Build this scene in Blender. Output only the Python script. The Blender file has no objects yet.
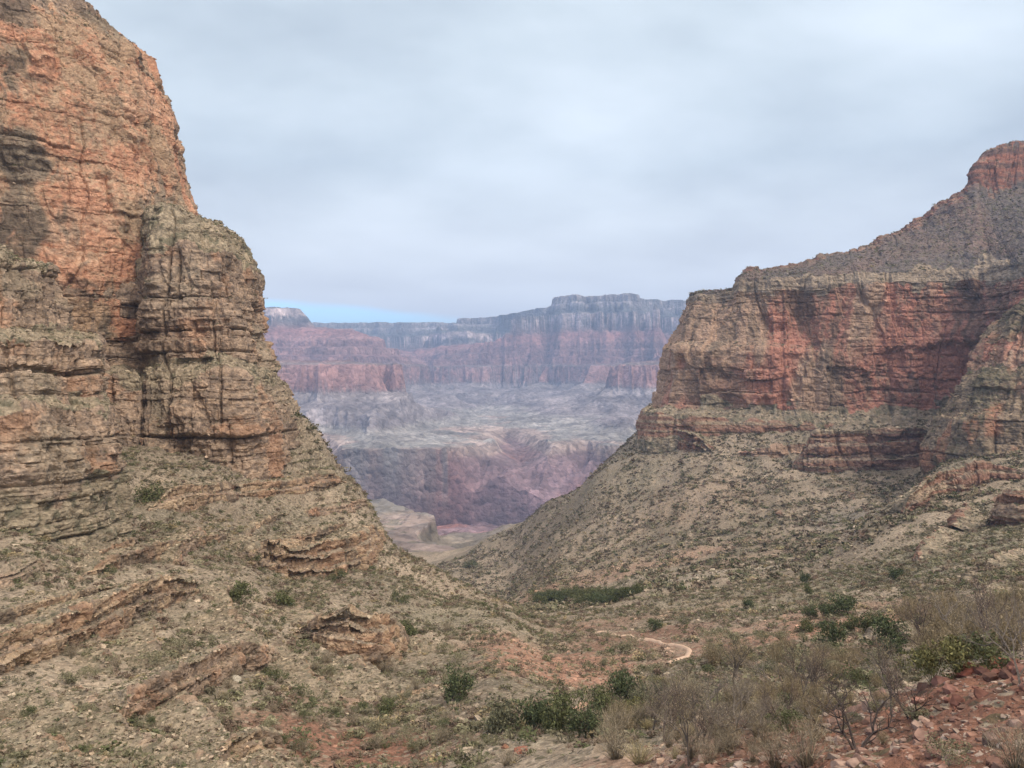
import bpy, bmesh, math, random, time
import numpy as np
from mathutils import Vector, Matrix
T0 = time.time()
rng = np.random.default_rng(7)
random.seed(7)
F = 800.0                      # focal length in pixels of the 1024 px wide frame
sc = bpy.context.scene
COL = sc.collection

# ------------------------------------------------------------------ camera, sky, sun, exposure
cam = bpy.data.cameras.new('camera')
cam.sensor_width = 36.0
cam.lens = 36.0 * F / 1024.0
cam.clip_start = 0.3
cam.clip_end = 60000
camo = bpy.data.objects.new('camera', cam)
COL.objects.link(camo)
camo.location = (0, 0, 0)
camo.rotation_euler = (math.radians(90), 0, 0)
sc.camera = camo
sc.view_settings.view_transform = 'Standard'
sc.view_settings.look = 'None'
sc.view_settings.exposure = 0.95
sc.view_settings.gamma = 1.0
sc.cycles.max_bounces = 5
sc.cycles.diffuse_bounces = 2
sc.cycles.volume_bounces = 0
sc.cycles.use_denoising = True

SUN_EL, SUN_AZ = math.radians(46), math.radians(138)      # azimuth clockwise from +Y (the view direction)
sun = bpy.data.lights.new('sun', 'SUN')
sun.energy = 1.5
sun.angle = math.radians(11)
sun.color = (1.0, 0.91, 0.80)
suno = bpy.data.objects.new('sun', sun)
COL.objects.link(suno)
sdir = Vector((math.sin(SUN_AZ) * math.cos(SUN_EL), math.cos(SUN_AZ) * math.cos(SUN_EL), math.sin(SUN_EL)))
suno.rotation_euler = sdir.to_track_quat('Z', 'Y').to_euler()
suno.location = (0, -50, 400)

def make_world():
    w = bpy.data.worlds.new('World')
    sc.world = w
    w.use_nodes = True
    nt = w.node_tree
    N, L = nt.nodes, nt.links
    N.clear()
    out = N.new('ShaderNodeOutputWorld')
    bg = N.new('ShaderNodeBackground')
    bg.inputs['Strength'].default_value = 0.1
    sky = N.new('ShaderNodeTexSky')
    sky.sky_type = 'NISHITA'
    sky.sun_disc = False
    sky.sun_elevation = SUN_EL
    sky.sun_rotation = SUN_AZ
    tc = N.new('ShaderNodeTexCoord')
    sep = N.new('ShaderNodeSeparateXYZ')
    L.new(tc.outputs['Generated'], sep.inputs[0])
    def m(op, a, b=None, c=None, clamp=False):
        n = N.new('ShaderNodeMath'); n.operation = op; n.use_clamp = clamp
        for i, v in enumerate((a, b, c)):
            if v is None: continue
            if isinstance(v, (int, float)): n.inputs[i].default_value = v
            else: L.new(v, n.inputs[i])
        return n.outputs[0]
    # cloud deck seen from below: direction divided by height
    zz = m('ADD', m('MAXIMUM', sep.outputs['Z'], 0.0), 0.13)
    cx = m('DIVIDE', sep.outputs['X'], zz)
    cy = m('DIVIDE', sep.outputs['Y'], zz)
    cmb = N.new('ShaderNodeCombineXYZ')
    L.new(cx, cmb.inputs[0]); L.new(m('MULTIPLY', cy, 1.1), cmb.inputs[1])
    n1 = N.new('ShaderNodeTexNoise'); n1.inputs['Scale'].default_value = 0.55
    n1.inputs['Detail'].default_value = 7; n1.inputs['Roughness'].default_value = 0.52; n1.inputs['Distortion'].default_value = 0.25
    L.new(cmb.outputs[0], n1.inputs['Vector'])
    n2 = N.new('ShaderNodeTexNoise'); n2.inputs['Scale'].default_value = 1.7
    n2.inputs['Detail'].default_value = 5; n2.inputs['Roughness'].default_value = 0.5
    L.new(cmb.outputs[0], n2.inputs['Vector'])
    cr = N.new('ShaderNodeValToRGB')
    L.new(m('ADD', m('MULTIPLY', n1.outputs['Fac'], 0.8), m('MULTIPLY', n2.outputs['Fac'], 0.2)), cr.inputs[0])
    e = cr.color_ramp.elements
    e[0].position = 0.38; e[0].color = (2.75, 3.2, 3.62, 1)
    e[1].position = 0.62; e[1].color = (5.25, 5.8, 6.25, 1)
    mid = e.new(0.5); mid.color = (4.05, 4.6, 5.0, 1)
    # towards the horizon the deck is a little paler
    pale = N.new('ShaderNodeMix'); pale.data_type = 'RGBA'
    L.new(m('MULTIPLY', m('SUBTRACT', 0.26, sep.outputs['Z'], clamp=True), 3.6, clamp=True), pale.inputs[0])
    L.new(cr.outputs[0], pale.inputs[6]); pale.inputs[7].default_value = (8.0, 8.0, 7.9, 1)
    # sky out of view, overhead and behind, brightened and warmed to light the ground
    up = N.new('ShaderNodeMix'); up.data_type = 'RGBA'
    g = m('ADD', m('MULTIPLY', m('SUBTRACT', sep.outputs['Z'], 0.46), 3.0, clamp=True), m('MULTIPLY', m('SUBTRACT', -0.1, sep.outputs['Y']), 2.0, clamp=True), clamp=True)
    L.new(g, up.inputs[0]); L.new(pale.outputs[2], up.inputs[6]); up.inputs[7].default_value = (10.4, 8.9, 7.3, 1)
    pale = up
    # clear strip low over the far rim, to the left
    az = m('DIVIDE', sep.outputs['X'], m('MAXIMUM', sep.outputs['Y'], 0.05))
    wob = m('MULTIPLY', m('SUBTRACT', n2.outputs['Fac'], 0.5), 0.012)
    top = m('SUBTRACT', 0.1025, m('MULTIPLY', m('ADD', az, 0.28), 0.07))
    edge = m('SUBTRACT', m('ADD', top, wob), sep.outputs['Z'])
    strip = m('MULTIPLY', edge, 110.0, clamp=True)
    side = m('MULTIPLY', m('SUBTRACT', 0.02, az), 6.0, clamp=True)
    mask = m('MULTIPLY', m('MULTIPLY', strip, side), 0.85)
    mx = N.new('ShaderNodeMix'); mx.data_type = 'RGBA'
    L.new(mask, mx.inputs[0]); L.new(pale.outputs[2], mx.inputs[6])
    tint = N.new('ShaderNodeMix'); tint.data_type = 'RGBA'; tint.blend_type = 'MULTIPLY'; tint.inputs[0].default_value = 1
    L.new(sky.outputs[0], tint.inputs[6]); tint.inputs[7].default_value = (1.15, 1.6, 1.95, 1)
    L.new(tint.outputs[2], mx.inputs[7])
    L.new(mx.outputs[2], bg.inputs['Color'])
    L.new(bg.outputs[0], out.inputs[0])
make_world()

# ------------------------------------------------------------------ numpy noise
_perm = np.random.default_rng(11).permutation(4096).astype(np.int32)
_val = np.random.default_rng(12).random(4096).astype(np.float32)
def _h(i, j, k):
    return _perm[(_perm[(_perm[i & 4095] + j) & 4095] + k) & 4095]
def hsh(i, j=0, k=0):
    return _val[_h(np.asarray(i, np.int64), np.asarray(j, np.int64), np.asarray(k, np.int64))]
def noise(x, y, z=0.0):
    x = np.asarray(x, np.float64); y = np.asarray(y, np.float64)
    z = np.broadcast_to(np.asarray(z, np.float64), np.broadcast(x, y).shape)
    xi, yi, zi = np.floor(x), np.floor(y), np.floor(z)
    fx, fy, fz = [(a * a * a * (a * (a * 6 - 15) + 10)).astype(np.float32) for a in (x - xi, y - yi, z - zi)]
    xi, yi, zi = xi.astype(np.int64), yi.astype(np.int64), zi.astype(np.int64)
    x0, x1 = _perm[xi & 4095], _perm[(xi + 1) & 4095]
    r = 0
    out = []
    for zz in (0, 1):
        rows = []
        for yy in (0, 1):
            a = _val[_perm[(_perm[(x0 + yi + yy) & 4095] + zi + zz) & 4095]]
            b = _val[_perm[(_perm[(x1 + yi + yy) & 4095] + zi + zz) & 4095]]
            rows.append(a + (b - a) * fx)
        out.append(rows[0] + (rows[1] - rows[0]) * fy)
    return (out[0] + (out[1] - out[0]) * fz) * 2 - 1
def fbm(x, y, z=0.0, o=4, g=0.5, lac=2.03):
    s = 0; a = 1.0; t = 0
    for i in range(o):
        s = s + a * noise(x, y, z); t += a
        x = x * lac + 13.7; y = y * lac + 7.1; z = z * lac + 3.3; a *= g
    return s / t * 1.6
def ridged(x, y, z=0.0, o=4, g=0.5):
    s = 0; a = 1.0; t = 0
    for i in range(o):
        s = s + a * (1 - 2 * np.abs(noise(x, y, z))); t += a
        x = x * 2.03 + 13.7; y = y * 2.03 + 7.1; z = z * 2.03 + 3.3; a *= g
    return s / t
def sstep(a, b, x):
    t = np.clip((x - a) / (b - a), 0, 1)
    return t * t * (3 - 2 * t)
def mixc(a, b, t):
    a = np.asarray(a, np.float32); b = np.asarray(b, np.float32)
    return a + (b - a) * t[..., None]

# ------------------------------------------------------------------ mesh and tagging helpers
def tag(o, label=None, cat=None, group=None, kind=None):
    if label: o['label'] = label
    if cat: o['category'] = cat
    if group: o['group'] = group
    if kind: o['kind'] = kind
    return o
def mesh_np(name, V, Fc, mat, col=None, smooth=False):
    V = np.ascontiguousarray(V, np.float32).reshape(-1, 3)
    Fc = np.ascontiguousarray(Fc, np.int32)
    n, k = Fc.shape
    me = bpy.data.meshes.new(name)
    me.vertices.add(len(V)); me.vertices.foreach_set('co', V.ravel())
    me.loops.add(n * k); me.loops.foreach_set('vertex_index', Fc.ravel())
    me.polygons.add(n); me.polygons.foreach_set('loop_start', np.arange(0, n * k, k, dtype=np.int32))
    me.polygons.foreach_set('use_smooth', np.full(n, smooth))
    me.update(calc_edges=True)
    if col is not None:
        a = me.color_attributes.new('tint', 'FLOAT_COLOR', 'POINT')
        c = np.ones((len(V), 4), np.float32); c[:, :3] = np.asarray(col, np.float32).reshape(-1, 3)
        a.data.foreach_set('color', c.ravel())
    if mat: me.materials.append(mat)
    return me
def link(me, name, parent=None):
    o = bpy.data.objects.new(name, me)
    COL.objects.link(o)
    if parent: o.parent = parent
    return o
def grid_faces(n, m, flip=False):
    i = np.arange(n - 1)[:, None] * m + np.arange(m - 1)[None, :]
    f = np.stack([i, i + 1, i + m + 1, i + m], -1).reshape(-1, 4)
    return f[:, ::-1] if flip else f
def px(u, v, D):
    return np.array([(u - 512.0) / F * D, D, (384.0 - v) / F * D])

# ------------------------------------------------------------------ materials
def new_mat(name):
    m = bpy.data.materials.new(name); m.use_nodes = True
    nt = m.node_tree
    for n in list(nt.nodes): nt.nodes.remove(n)
    out = nt.nodes.new('ShaderNodeOutputMaterial')
    b = nt.nodes.new('ShaderNodeBsdfPrincipled')
    b.inputs['Roughness'].default_value = 0.95
    b.inputs['Specular IOR Level'].default_value = 0.15
    nt.links.new(b.outputs[0], out.inputs[0])
    return m, nt, b
def detail_mat(name, scales, contrast, bump_scales, bump_strength, bump_dist, spots=None, zstretch=1.0, cells=()):
    """rock or soil: the bed colours carried by the mesh, broken up by several world scale noises, with bump"""
    m, nt, b = new_mat(name)
    N, L = nt.nodes, nt.links
    at = N.new('ShaderNodeAttribute'); at.attribute_name = 'tint'
    geo = N.new('ShaderNodeNewGeometry')
    mp = N.new('ShaderNodeMapping'); mp.inputs['Scale'].default_value = (1, 1, zstretch)
    L.new(geo.outputs['Position'], mp.inputs[0])
    cur = at.outputs['Color']
    for s, c in zip(scales, contrast):
        n = N.new('ShaderNodeTexNoise'); n.inputs['Scale'].default_value = s
        n.inputs['Detail'].default_value = 6; n.inputs['Roughness'].default_value = 0.65
        L.new(mp.outputs[0], n.inputs['Vector'])
        mr = N.new('ShaderNodeMapRange')
        mr.inputs[1].default_value = 0.3; mr.inputs[2].default_value = 0.7
        mr.inputs[3].default_value = 1 - c; mr.inputs[4].default_value = 1 + c
        L.new(n.outputs['Fac'], mr.inputs[0])
        mu = N.new('ShaderNodeVectorMath'); mu.operation = 'SCALE'
        L.new(cur, mu.inputs[0]); L.new(mr.outputs[0], mu.inputs['Scale'])
        cur = mu.outputs[0]
    cellh = []
    for (s, c, hgt) in cells:           # broken stone: every chip a little lighter or darker, higher or lower
        nz = N.new('ShaderNodeTexNoise'); nz.inputs['Scale'].default_value = s * 1.3; nz.inputs['Detail'].default_value = 3
        L.new(mp.outputs[0], nz.inputs['Vector'])
        ad = N.new('ShaderNodeVectorMath'); ad.operation = 'MULTIPLY_ADD'
        L.new(nz.outputs['Color'], ad.inputs[0]); ad.inputs[1].default_value = (0.28 / s,) * 3; L.new(mp.outputs[0], ad.inputs[2])
        v = N.new('ShaderNodeTexVoronoi'); v.inputs['Scale'].default_value = s
        L.new(ad.outputs[0], v.inputs['Vector'])
        sp = N.new('ShaderNodeSeparateColor'); L.new(v.outputs['Color'], sp.inputs[0])
        mr = N.new('ShaderNodeMapRange'); mr.inputs[3].default_value = 1 - c; mr.inputs[4].default_value = 1 + c
        L.new(sp.outputs[1], mr.inputs[0])
        mu = N.new('ShaderNodeVectorMath'); mu.operation = 'SCALE'
        L.new(cur, mu.inputs[0]); L.new(mr.outputs[0], mu.inputs['Scale']); cur = mu.outputs[0]
        cellh.append((sp.outputs[2], hgt)); cellh.append((v.outputs['Distance'], -0.6 * hgt))
    if spots:
        for (s, thr, colr, amt) in spots:
            v = N.new('ShaderNodeTexVoronoi'); v.inputs['Scale'].default_value = s
            L.new(geo.outputs['Position'], v.inputs['Vector'])
            # radius of each spot differs with the cell's own random colour
            sp = N.new('ShaderNodeSeparateColor'); L.new(v.outputs['Color'], sp.inputs[0])
            r = N.new('ShaderNodeMath'); r.operation = 'MULTIPLY'; r.inputs[1].default_value = thr
            L.new(sp.outputs[0], r.inputs[0])
            d = N.new('ShaderNodeMath'); d.operation = 'SUBTRACT'
            L.new(r.outputs[0], d.inputs[0]); L.new(v.outputs['Distance'], d.inputs[1])
            k = N.new('ShaderNodeMath'); k.operation = 'MULTIPLY'; k.inputs[1].default_value = 14; k.use_clamp = True
            L.new(d.outputs[0], k.inputs[0])
            k2 = N.new('ShaderNodeMath'); k2.operation = 'MULTIPLY'; k2.inputs[1].default_value = amt
            L.new(k.outputs[0], k2.inputs[0])
            mx = N.new('ShaderNodeMix'); mx.data_type = 'RGBA'
            L.new(k2.outputs[0], mx.inputs[0]); L.new(cur, mx.inputs[6]); mx.inputs[7].default_value = (*colr, 1)
            cur = mx.outputs[2]
    L.new(cur, b.inputs['Base Color'])
    h = None
    for s, a in bump_scales:
        n = N.new('ShaderNodeTexNoise'); n.inputs['Scale'].default_value = s
        n.inputs['Detail'].default_value = 5; n.inputs['Roughness'].default_value = 0.6
        L.new(mp.outputs[0], n.inputs['Vector'])
        k = N.new('ShaderNodeMath'); k.operation = 'MULTIPLY_ADD'; k.inputs[1].default_value = a
        L.new(n.outputs['Fac'], k.inputs[0])
        if h is not None: L.new(h, k.inputs[2])
        else: k.inputs[2].default_value = 0
        h = k.outputs[0]
    for sock, a in cellh:
        k = N.new('ShaderNodeMath'); k.operation = 'MULTIPLY_ADD'; k.inputs[1].default_value = a
        L.new(sock, k.inputs[0]); L.new(h, k.inputs[2]); h = k.outputs[0]
    bp = N.new('ShaderNodeBump'); bp.inputs['Strength'].default_value = bump_strength
    bp.inputs['Distance'].default_value = bump_dist
    L.new(h, bp.inputs['Height']); L.new(bp.outputs[0], b.inputs['Normal'])
    return m
M_ROCK_L = detail_mat('weathered_limestone', (0.25, 1.1), (0.16, 0.2), ((1.4, 0.5),), 1.0, 1.1, zstretch=1.25, cells=((0.36, 0.14, 1.2), (1.3, 0.16, 0.25)))
M_ROCK_R = detail_mat('red_limestone', (0.10, 0.45), (0.16, 0.2), ((0.5, 0.5),), 1.0, 2.4, zstretch=1.1, cells=((0.15, 0.13, 1.2), (0.5, 0.16, 0.25)))
M_GROUND = detail_mat('stony_soil', (0.08, 0.7, 4.0), (0.16, 0.2, 0.15), ((1.2, 1.0), (5.0, 0.3)), 0.9, 0.5,
                      spots=((0.8, 0.45, (0.085, 0.083, 0.05), 0.75), (0.75, 0.50, (0.38, 0.33, 0.25), 0.7), (1.3, 0.50, (0.095, 0.085, 0.06), 0.7)),
                      cells=((1.1, 0.2, 0.7), (4.0, 0.18, 0.25)))
M_FAR = detail_mat('far_strata', (0.004, 0.02), (0.2, 0.25), ((0.006, 1.0), (0.03, 0.4)), 0.9, 45, cells=((0.012, 0.2, 0.5), (0.04, 0.25, 0.3)))

# ------------------------------------------------------------------ near terrain: slopes, creek valley, foreground
COLS = {
 -300: [(3,860),(12,900),(40,860),(75,740),(110,640),(150,560),(200,500),(300,470),(600,430),(2000,400)],
 0: [(3,850),(12,890),(40,850),(75,768),(115,660),(140,598),(180,515),(230,480),(300,455),(500,430),(2000,400)],
 100: [(3,850),(12,880),(40,850),(80,768),(110,690),(150,612),(220,512),(260,475),(300,450),(400,440),(700,420),(2000,400)],
 200: [(3,850),(12,880),(40,850),(85,768),(110,705),(145,640),(180,590),(240,525),(280,490),(325,450),(400,430),(700,430),(2000,420)],
 300: [(3,850),(12,880),(40,850),(90,768),(120,705),(160,650),(220,600),(270,568),(310,520),(340,478),(385,416),(440,425),(600,490),(1000,540),(2000,510)],
 350: [(3,850),(12,880),(40,845),(92,768),(160,660),(220,612),(280,572),(310,542),(335,500),(352,474),(400,500),(500,560),(800,590),(1300,545),(1500,534),(2000,500)],
 400: [(3,850),(12,880),(40,840),(90,770),(130,708),(200,645),(260,600),(320,558),(342,551),(400,580),(600,612),(900,590),(1200,568),(1400,546),(2000,500)],
 450: [(3,850),(12,880),(40,830),(80,768),(120,712),(170,670),(240,626),(300,594),(340,580),(400,598),(600,617),(850,592),(1000,574),(1200,557),(1400,546),(2000,500)],
 500: [(3,850),(12,880),(40,815),(72,765),(100,722),(150,676),(220,634),(300,609),(345,601),(420,615),(600,614),(800,597),(950,576),(1100,546),(1170,531),(1250,538),(1400,545),(2000,500)],
 550: [(3,850),(12,880),(40,800),(62,765),(90,732),(130,700),(170,676),(220,652),(280,632),(340,617),(400,612),(520,603),(650,587),(800,560),(950,530),(1080,502),(1150,508),(1400,535),(2000,500)],
 600: [(3,850),(12,875),(30,805),(50,768),(75,742),(110,718),(150,692),(190,663),(230,643),(320,617),(400,607),(470,605),(560,586),(640,571),(750,540),(860,502),(970,467),(1100,480),(1400,530),(2000,500)],
 650: [(3,848),(12,870),(30,800),(44,768),(70,738),(110,706),(150,678),(190,656),(230,638),(300,612),(400,592),(500,579),(620,560),(720,530),(830,490),(950,437),(1000,424),(1200,430),(2000,500)],
 700: [(3,845),(12,850),(30,770),(42,742),(70,712),(120,678),(170,654),(230,626),(330,598),(450,573),(550,561),(680,522),(780,482),(880,438),(950,414),(2000,400)],
 800: [(3,842),(6,855),(12,825),(26,768),(33,738),(45,710),(70,690),(110,664),(150,641),(200,618),(270,598),(380,573),(480,552),(560,532),(680,502),(760,474),(800,458),(860,428),(2000,390)],
 900: [(3,840),(6,850),(12,805),(20,768),(29,725),(36,697),(50,700),(80,677),(110,650),(150,626),(210,598),(300,558),(400,520),(450,503),(520,512),(600,500),(720,480),(790,450),(850,425),(2000,380)],
 950: [(3,840),(6,845),(12,803),(18,768),(27,720),(35,678),(50,682),(80,662),(120,630),(200,586),(300,542),(400,508),(450,491),(520,470),(580,462),(700,470),(790,442),(850,420),(2000,380)],
 1024: [(3,838),(6,842),(12,800),(17,768),(24,718),(32,668),(40,662),(60,645),(90,625),(130,600),(220,560),(320,522),(400,492),(470,467),(520,457),(700,440),(2000,380)],
 1300: [(3,835),(6,835),(12,790),(20,700),(32,630),(60,600),(130,560),(220,520),(320,470),(470,430),(2000,350)],
}
def hermite(xq, xs, ys):
    """monotone (Fritsch-Carlson) cubic interpolation; ys may be (n, ...)"""
    xs = np.asarray(xs, float); ys = np.asarray(ys, float)
    h = np.diff(xs); d = np.diff(ys, axis=0) / h.reshape(-1, *([1] * (ys.ndim - 1)))
    mm = np.zeros_like(ys)
    mm[0], mm[-1] = d[0], d[-1]
    a, b = d[:-1], d[1:]
    same = (a * b) > 0
    with np.errstate(divide='ignore', invalid='ignore'):
        hm = 2 * a * b / (a + b)
    mm[1:-1] = np.where(same, hm, 0)
    i = np.clip(np.searchsorted(xs, xq, side='right') - 1, 0, len(xs) - 2)
    t = (xq - xs[i]) / h[i]
    t = np.clip(t, 0, 1)
    sh = (-1,) + (1,) * (ys.ndim - 1)
    t_ = t.reshape(sh) if ys.ndim > 1 else t
    hi = h[i].reshape(sh) if ys.ndim > 1 else h[i]
    return ((2*t_**3 - 3*t_**2 + 1) * ys[i] + (t_**3 - 2*t_**2 + t_) * hi * mm[i]
            + (-2*t_**3 + 3*t_**2) * ys[i+1] + (t_**3 - t_**2) * hi * mm[i+1])
LG = np.linspace(math.log(3), math.log(2000), 420)
UG = np.linspace(-300, 1300, 801)
_cu = sorted(COLS)
_tab = np.stack([hermite(LG, np.log([p[0] for p in COLS[c]]), [p[1] for p in COLS[c]]) for c in _cu])
_g = np.zeros((len(UG), len(LG)))
# smooth across columns: monotone cubic, then a light blur of the table
_g = hermite(UG, _cu, _tab)
for _ in range(3):
    _g[1:-1] = (_g[:-2] + 2 * _g[1:-1] + _g[2:]) / 4
for _ in range(2):
    _g[:, 1:-1] = (_g[:, :-2] + 2 * _g[:, 1:-1] + _g[:, 2:]) / 4
def base_v(u, D):
    a = np.clip((np.asarray(u, float) + 300) / 2.0, 0, 799.999)
    b = np.clip((np.log(np.maximum(D, 3.0)) - LG[0]) / (LG[1] - LG[0]), 0, 418.999)
    i = a.astype(int); j = b.astype(int); fa = a - i; fb = b - j
    return ((_g[i, j] * (1 - fa) + _g[i + 1, j] * fa) * (1 - fb) + (_g[i, j + 1] * (1 - fa) + _g[i + 1, j + 1] * fa) * fb)
def H0(x, y):
    y = np.maximum(y, 3.0)
    return (384.0 - base_v(512 + F * x / y, y)) / F * y
def hit0(u, v):
    D = np.exp(np.linspace(math.log(10), math.log(1900), 3000))
    vv = base_v(np.full_like(D, u), D)
    k = np.argmax(vv <= v)
    return D[k]
def seg_dist(x, y, pl):
    best = np.full(x.shape, 1e9)
    for (ax, ay), (bx, by) in zip(pl[:-1], pl[1:]):
        dx, dy = bx - ax, by - ay
        t = np.clip(((x - ax) * dx + (y - ay) * dy) / (dx * dx + dy * dy), 0, 1)
        best = np.minimum(best, np.hypot(x - ax - t * dx, y - ay - t * dy))
    return best
TRAILS = ([(594, 633), (605, 632), (617, 636), (628, 635), (640, 640), (652, 640), (664, 645), (676, 645), (689, 650), (687, 656), (677, 660), (668, 664)], [(574, 712), (584, 704), (592, 700), (604, 702)])
TR_XY = [[((u - 512) / F * hit0(u, v), hit0(u, v)) for u, v in t_] for t_ in TRAILS]
def Hn(x, y, fine=True):
    """height of the near terrain with its rills, benches and stones"""
    x = np.atleast_1d(np.asarray(x, float)); y = np.atleast_1d(np.asarray(y, float))
    z = H0(x, y)
    d = np.maximum(y, 3.0)
    big = sstep(60, 400, d)
    near = 1 - sstep(45, 110, d)
    z = z + fbm(x / 38, y / 38, 2.2, 3) * (0.5 + 2.2 * big) * sstep(30, 90, d)
    z = z + fbm(x / 9, y / 9, 5.2, 3) * (0.35 + 0.45 * big)
    # rills down the big right hand fan
    fan = sstep(420, 700, d) * sstep(-80, 60, x)
    wx = x + 22 * noise(x / 70, y / 90, 9.0)
    z = z + fan * (ridged(wx / 40, y / 210, 1.5, 4) - 0.2) * 5.5
    # thin beds showing through the left hand slope: steps in height, patchy
    left = (1 - sstep(-40, 30, x)) * sstep(60, 95, d) * (1 - sstep(420, 600, d))
    patch = sstep(-0.1, 0.35, fbm(x / 30, y / 30, 7.7, 2))
    st = 3.4 + 0 * z
    zw = z + 0.9 * noise(x / 14, y / 14, 3.0)
    fr = zw / st - np.floor(zw / st)
    z = z + left * patch * (sstep(0.35, 0.62, fr) - fr) * st * 0.85
    if TR_XY:
        near_tr = np.where((d > 60) & (d < 320) & (np.abs(x) < 90))
        if len(near_tr[0]):
            xs_, ys_ = x[near_tr], d[near_tr]
            dt = np.minimum(seg_dist(xs_, ys_, TR_XY[0]), seg_dist(xs_, ys_, TR_XY[1]))
            w = np.exp(-(dt / 9.0) ** 2)
            z[near_tr] = z[near_tr] * (1 - w) + H0(xs_, ys_) * w
    if fine:
        z = z + noise(x / 2.1, y / 2.1, 1.0) * 0.22 + noise(x / 0.9, y / 0.9, 4.0) * 0.09
        blk = noise(x / 0.42, y / 0.42, 8.0)
        z = z + near * (0.07 * blk + 0.10 * np.maximum(noise(x / 0.7, y / 0.7, 6.0), 0))
    return z
def hit(u, v, dmin=10, dmax=1900):
    """first point of the near terrain met by the sight line through (u, v)"""
    D = np.exp(np.linspace(math.log(dmin), math.log(dmax), 4000))
    x = (u - 512) / F * D
    z = Hn(x, D)
    vv = 384 - F * z / D
    k = int(np.argmax(vv <= v))
    if vv[k] > v: k = len(D) - 1
    return np.array([x[k], D[k], z[k]])
# patches of coloured earth, each fixed to a place on the ground: (u, v, radius across, radius along, colour, strength)
RED = (0.225, 0.118, 0.076); ORANGE = (0.34, 0.205, 0.135); PALE = (0.38, 0.335, 0.245); GREY = (0.20, 0.19, 0.165); GREEN = (0.215, 0.205, 0.135)
DARK = (0.135, 0.12, 0.10)
PATCH = [(345,745,15,13,RED,.9),(410,760,9,8,RED,.6),(320,690,8,10,ORANGE,.4),(560,672,18,30,ORANGE,1),(520,650,14,24,ORANGE,.8),(600,690,8,14,ORANGE,.5),
         (640,640,24,26,RED,.7),(700,655,14,14,RED,.5),(600,628,16,18,RED,.4),(950,745,9,9,RED,.95),(1010,690,8,7,RED,.95),(880,760,6,5,RED,.85),
         (780,745,9,8,RED,.55),(850,735,7,6,RED,.8),(700,755,8,8,RED,.5),(640,762,7,8,ORANGE,.5),(830,628,20,20,ORANGE,.9),(875,622,16,16,ORANGE,.8),(790,660,14,14,ORANGE,.4),(880,640,14,14,RED,.4),
         (700,575,60,50,PALE,.6),(640,580,50,40,PALE,.5),(800,600,40,30,PALE,.4),(560,588,60,30,ORANGE,.55),(660,566,70,26,ORANGE,.5),(690,610,60,16,ORANGE,.5),(760,628,50,12,ORANGE,.5),(740,562,50,30,ORANGE,.2),
         (900,570,50,50,GREEN,.5),(980,540,50,50,GREEN,.45),(850,520,30,60,GREY,.5),(760,600,50,40,GREEN,.4),(30,750,20,20,GREEN,.5),(130,760,16,14,GREEN,.4),
         (480,620,30,30,GREEN,.4),(620,600,50,30,DARK,.2),(620,470,90,90,GREEN,.2),(700,500,60,60,ORANGE,.15)]
_PP = None
def ground_col(x, y, z):
    global _PP
    if _PP is None:
        _PP = []
        for (u, v, ra, rl, c, s) in PATCH:
            D = hit0(u, v); _PP.append(((u - 512) / F * D, D, ra, rl, c, s))
    n1 = fbm(x / 45, y / 45, 1.1, 4); n2 = fbm(x / 6, y / 6, 4.4, 3)
    c = mixc((0.24, 0.20, 0.14), (0.35, 0.29, 0.205), sstep(-0.6, 0.6, n1 + 0.4 * n2))
    c = mixc(c, (0.195, 0.175, 0.12), sstep(0.0, 0.8, fbm(x / 22, y / 22, 8.8, 3)) * 0.6)
    for (X, Y, ra, rl, col, s) in _PP:
        d2 = ((x - X) / ra) ** 2 + ((y - Y) / rl) ** 2
        w = s * sstep(0.15, 0.75, np.exp(-d2) + 0.28 * n2 * (d2 < 5) + 0.15 * n1 * (d2 < 5))
        w = np.where(d2 < 6, w, 0)
        c = mixc(c, col, w)
    return c * np.array([1.0, 0.985, 1.06])
NU, ND = 980, 1150
az_ = np.linspace(-300, 1300, NU)
# denser where the frame is
az_ = np.concatenate([np.linspace(-300, -20, 60), np.linspace(-18, 1042, NU - 120), np.linspace(1046, 1300, 60)])
dd_ = np.exp(np.linspace(math.log(3.0), math.log(2000), ND))
UU, DD = np.meshgrid(az_, dd_, indexing='ij')
XX = (UU - 512) / F * DD
ZZ = Hn(XX, DD)
# beyond the valley mouth it dives under the inner canyon's own ground
ZZ = ZZ - 520 * sstep(1330, 1750, DD) * (UU < 760)
Pg = np.stack([XX, DD, ZZ], -1)
gcol = ground_col(XX, DD, ZZ)
# bare bed rock on the steep little steps
gz = np.gradient(ZZ, axis=1) / np.gradient(DD, axis=1)
steep = sstep(0.9, 1.5, np.abs(gz)) * (XX < 40)
gcol = mixc(gcol, (0.26, 0.195, 0.135), steep * 0.7)
me = mesh_np('ground', Pg, grid_faces(len(az_), ND, True), M_GROUND, gcol, smooth=True)
tag(link(me, 'ground'), kind='structure')
print('ground', round(time.time() - T0, 1))

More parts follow.
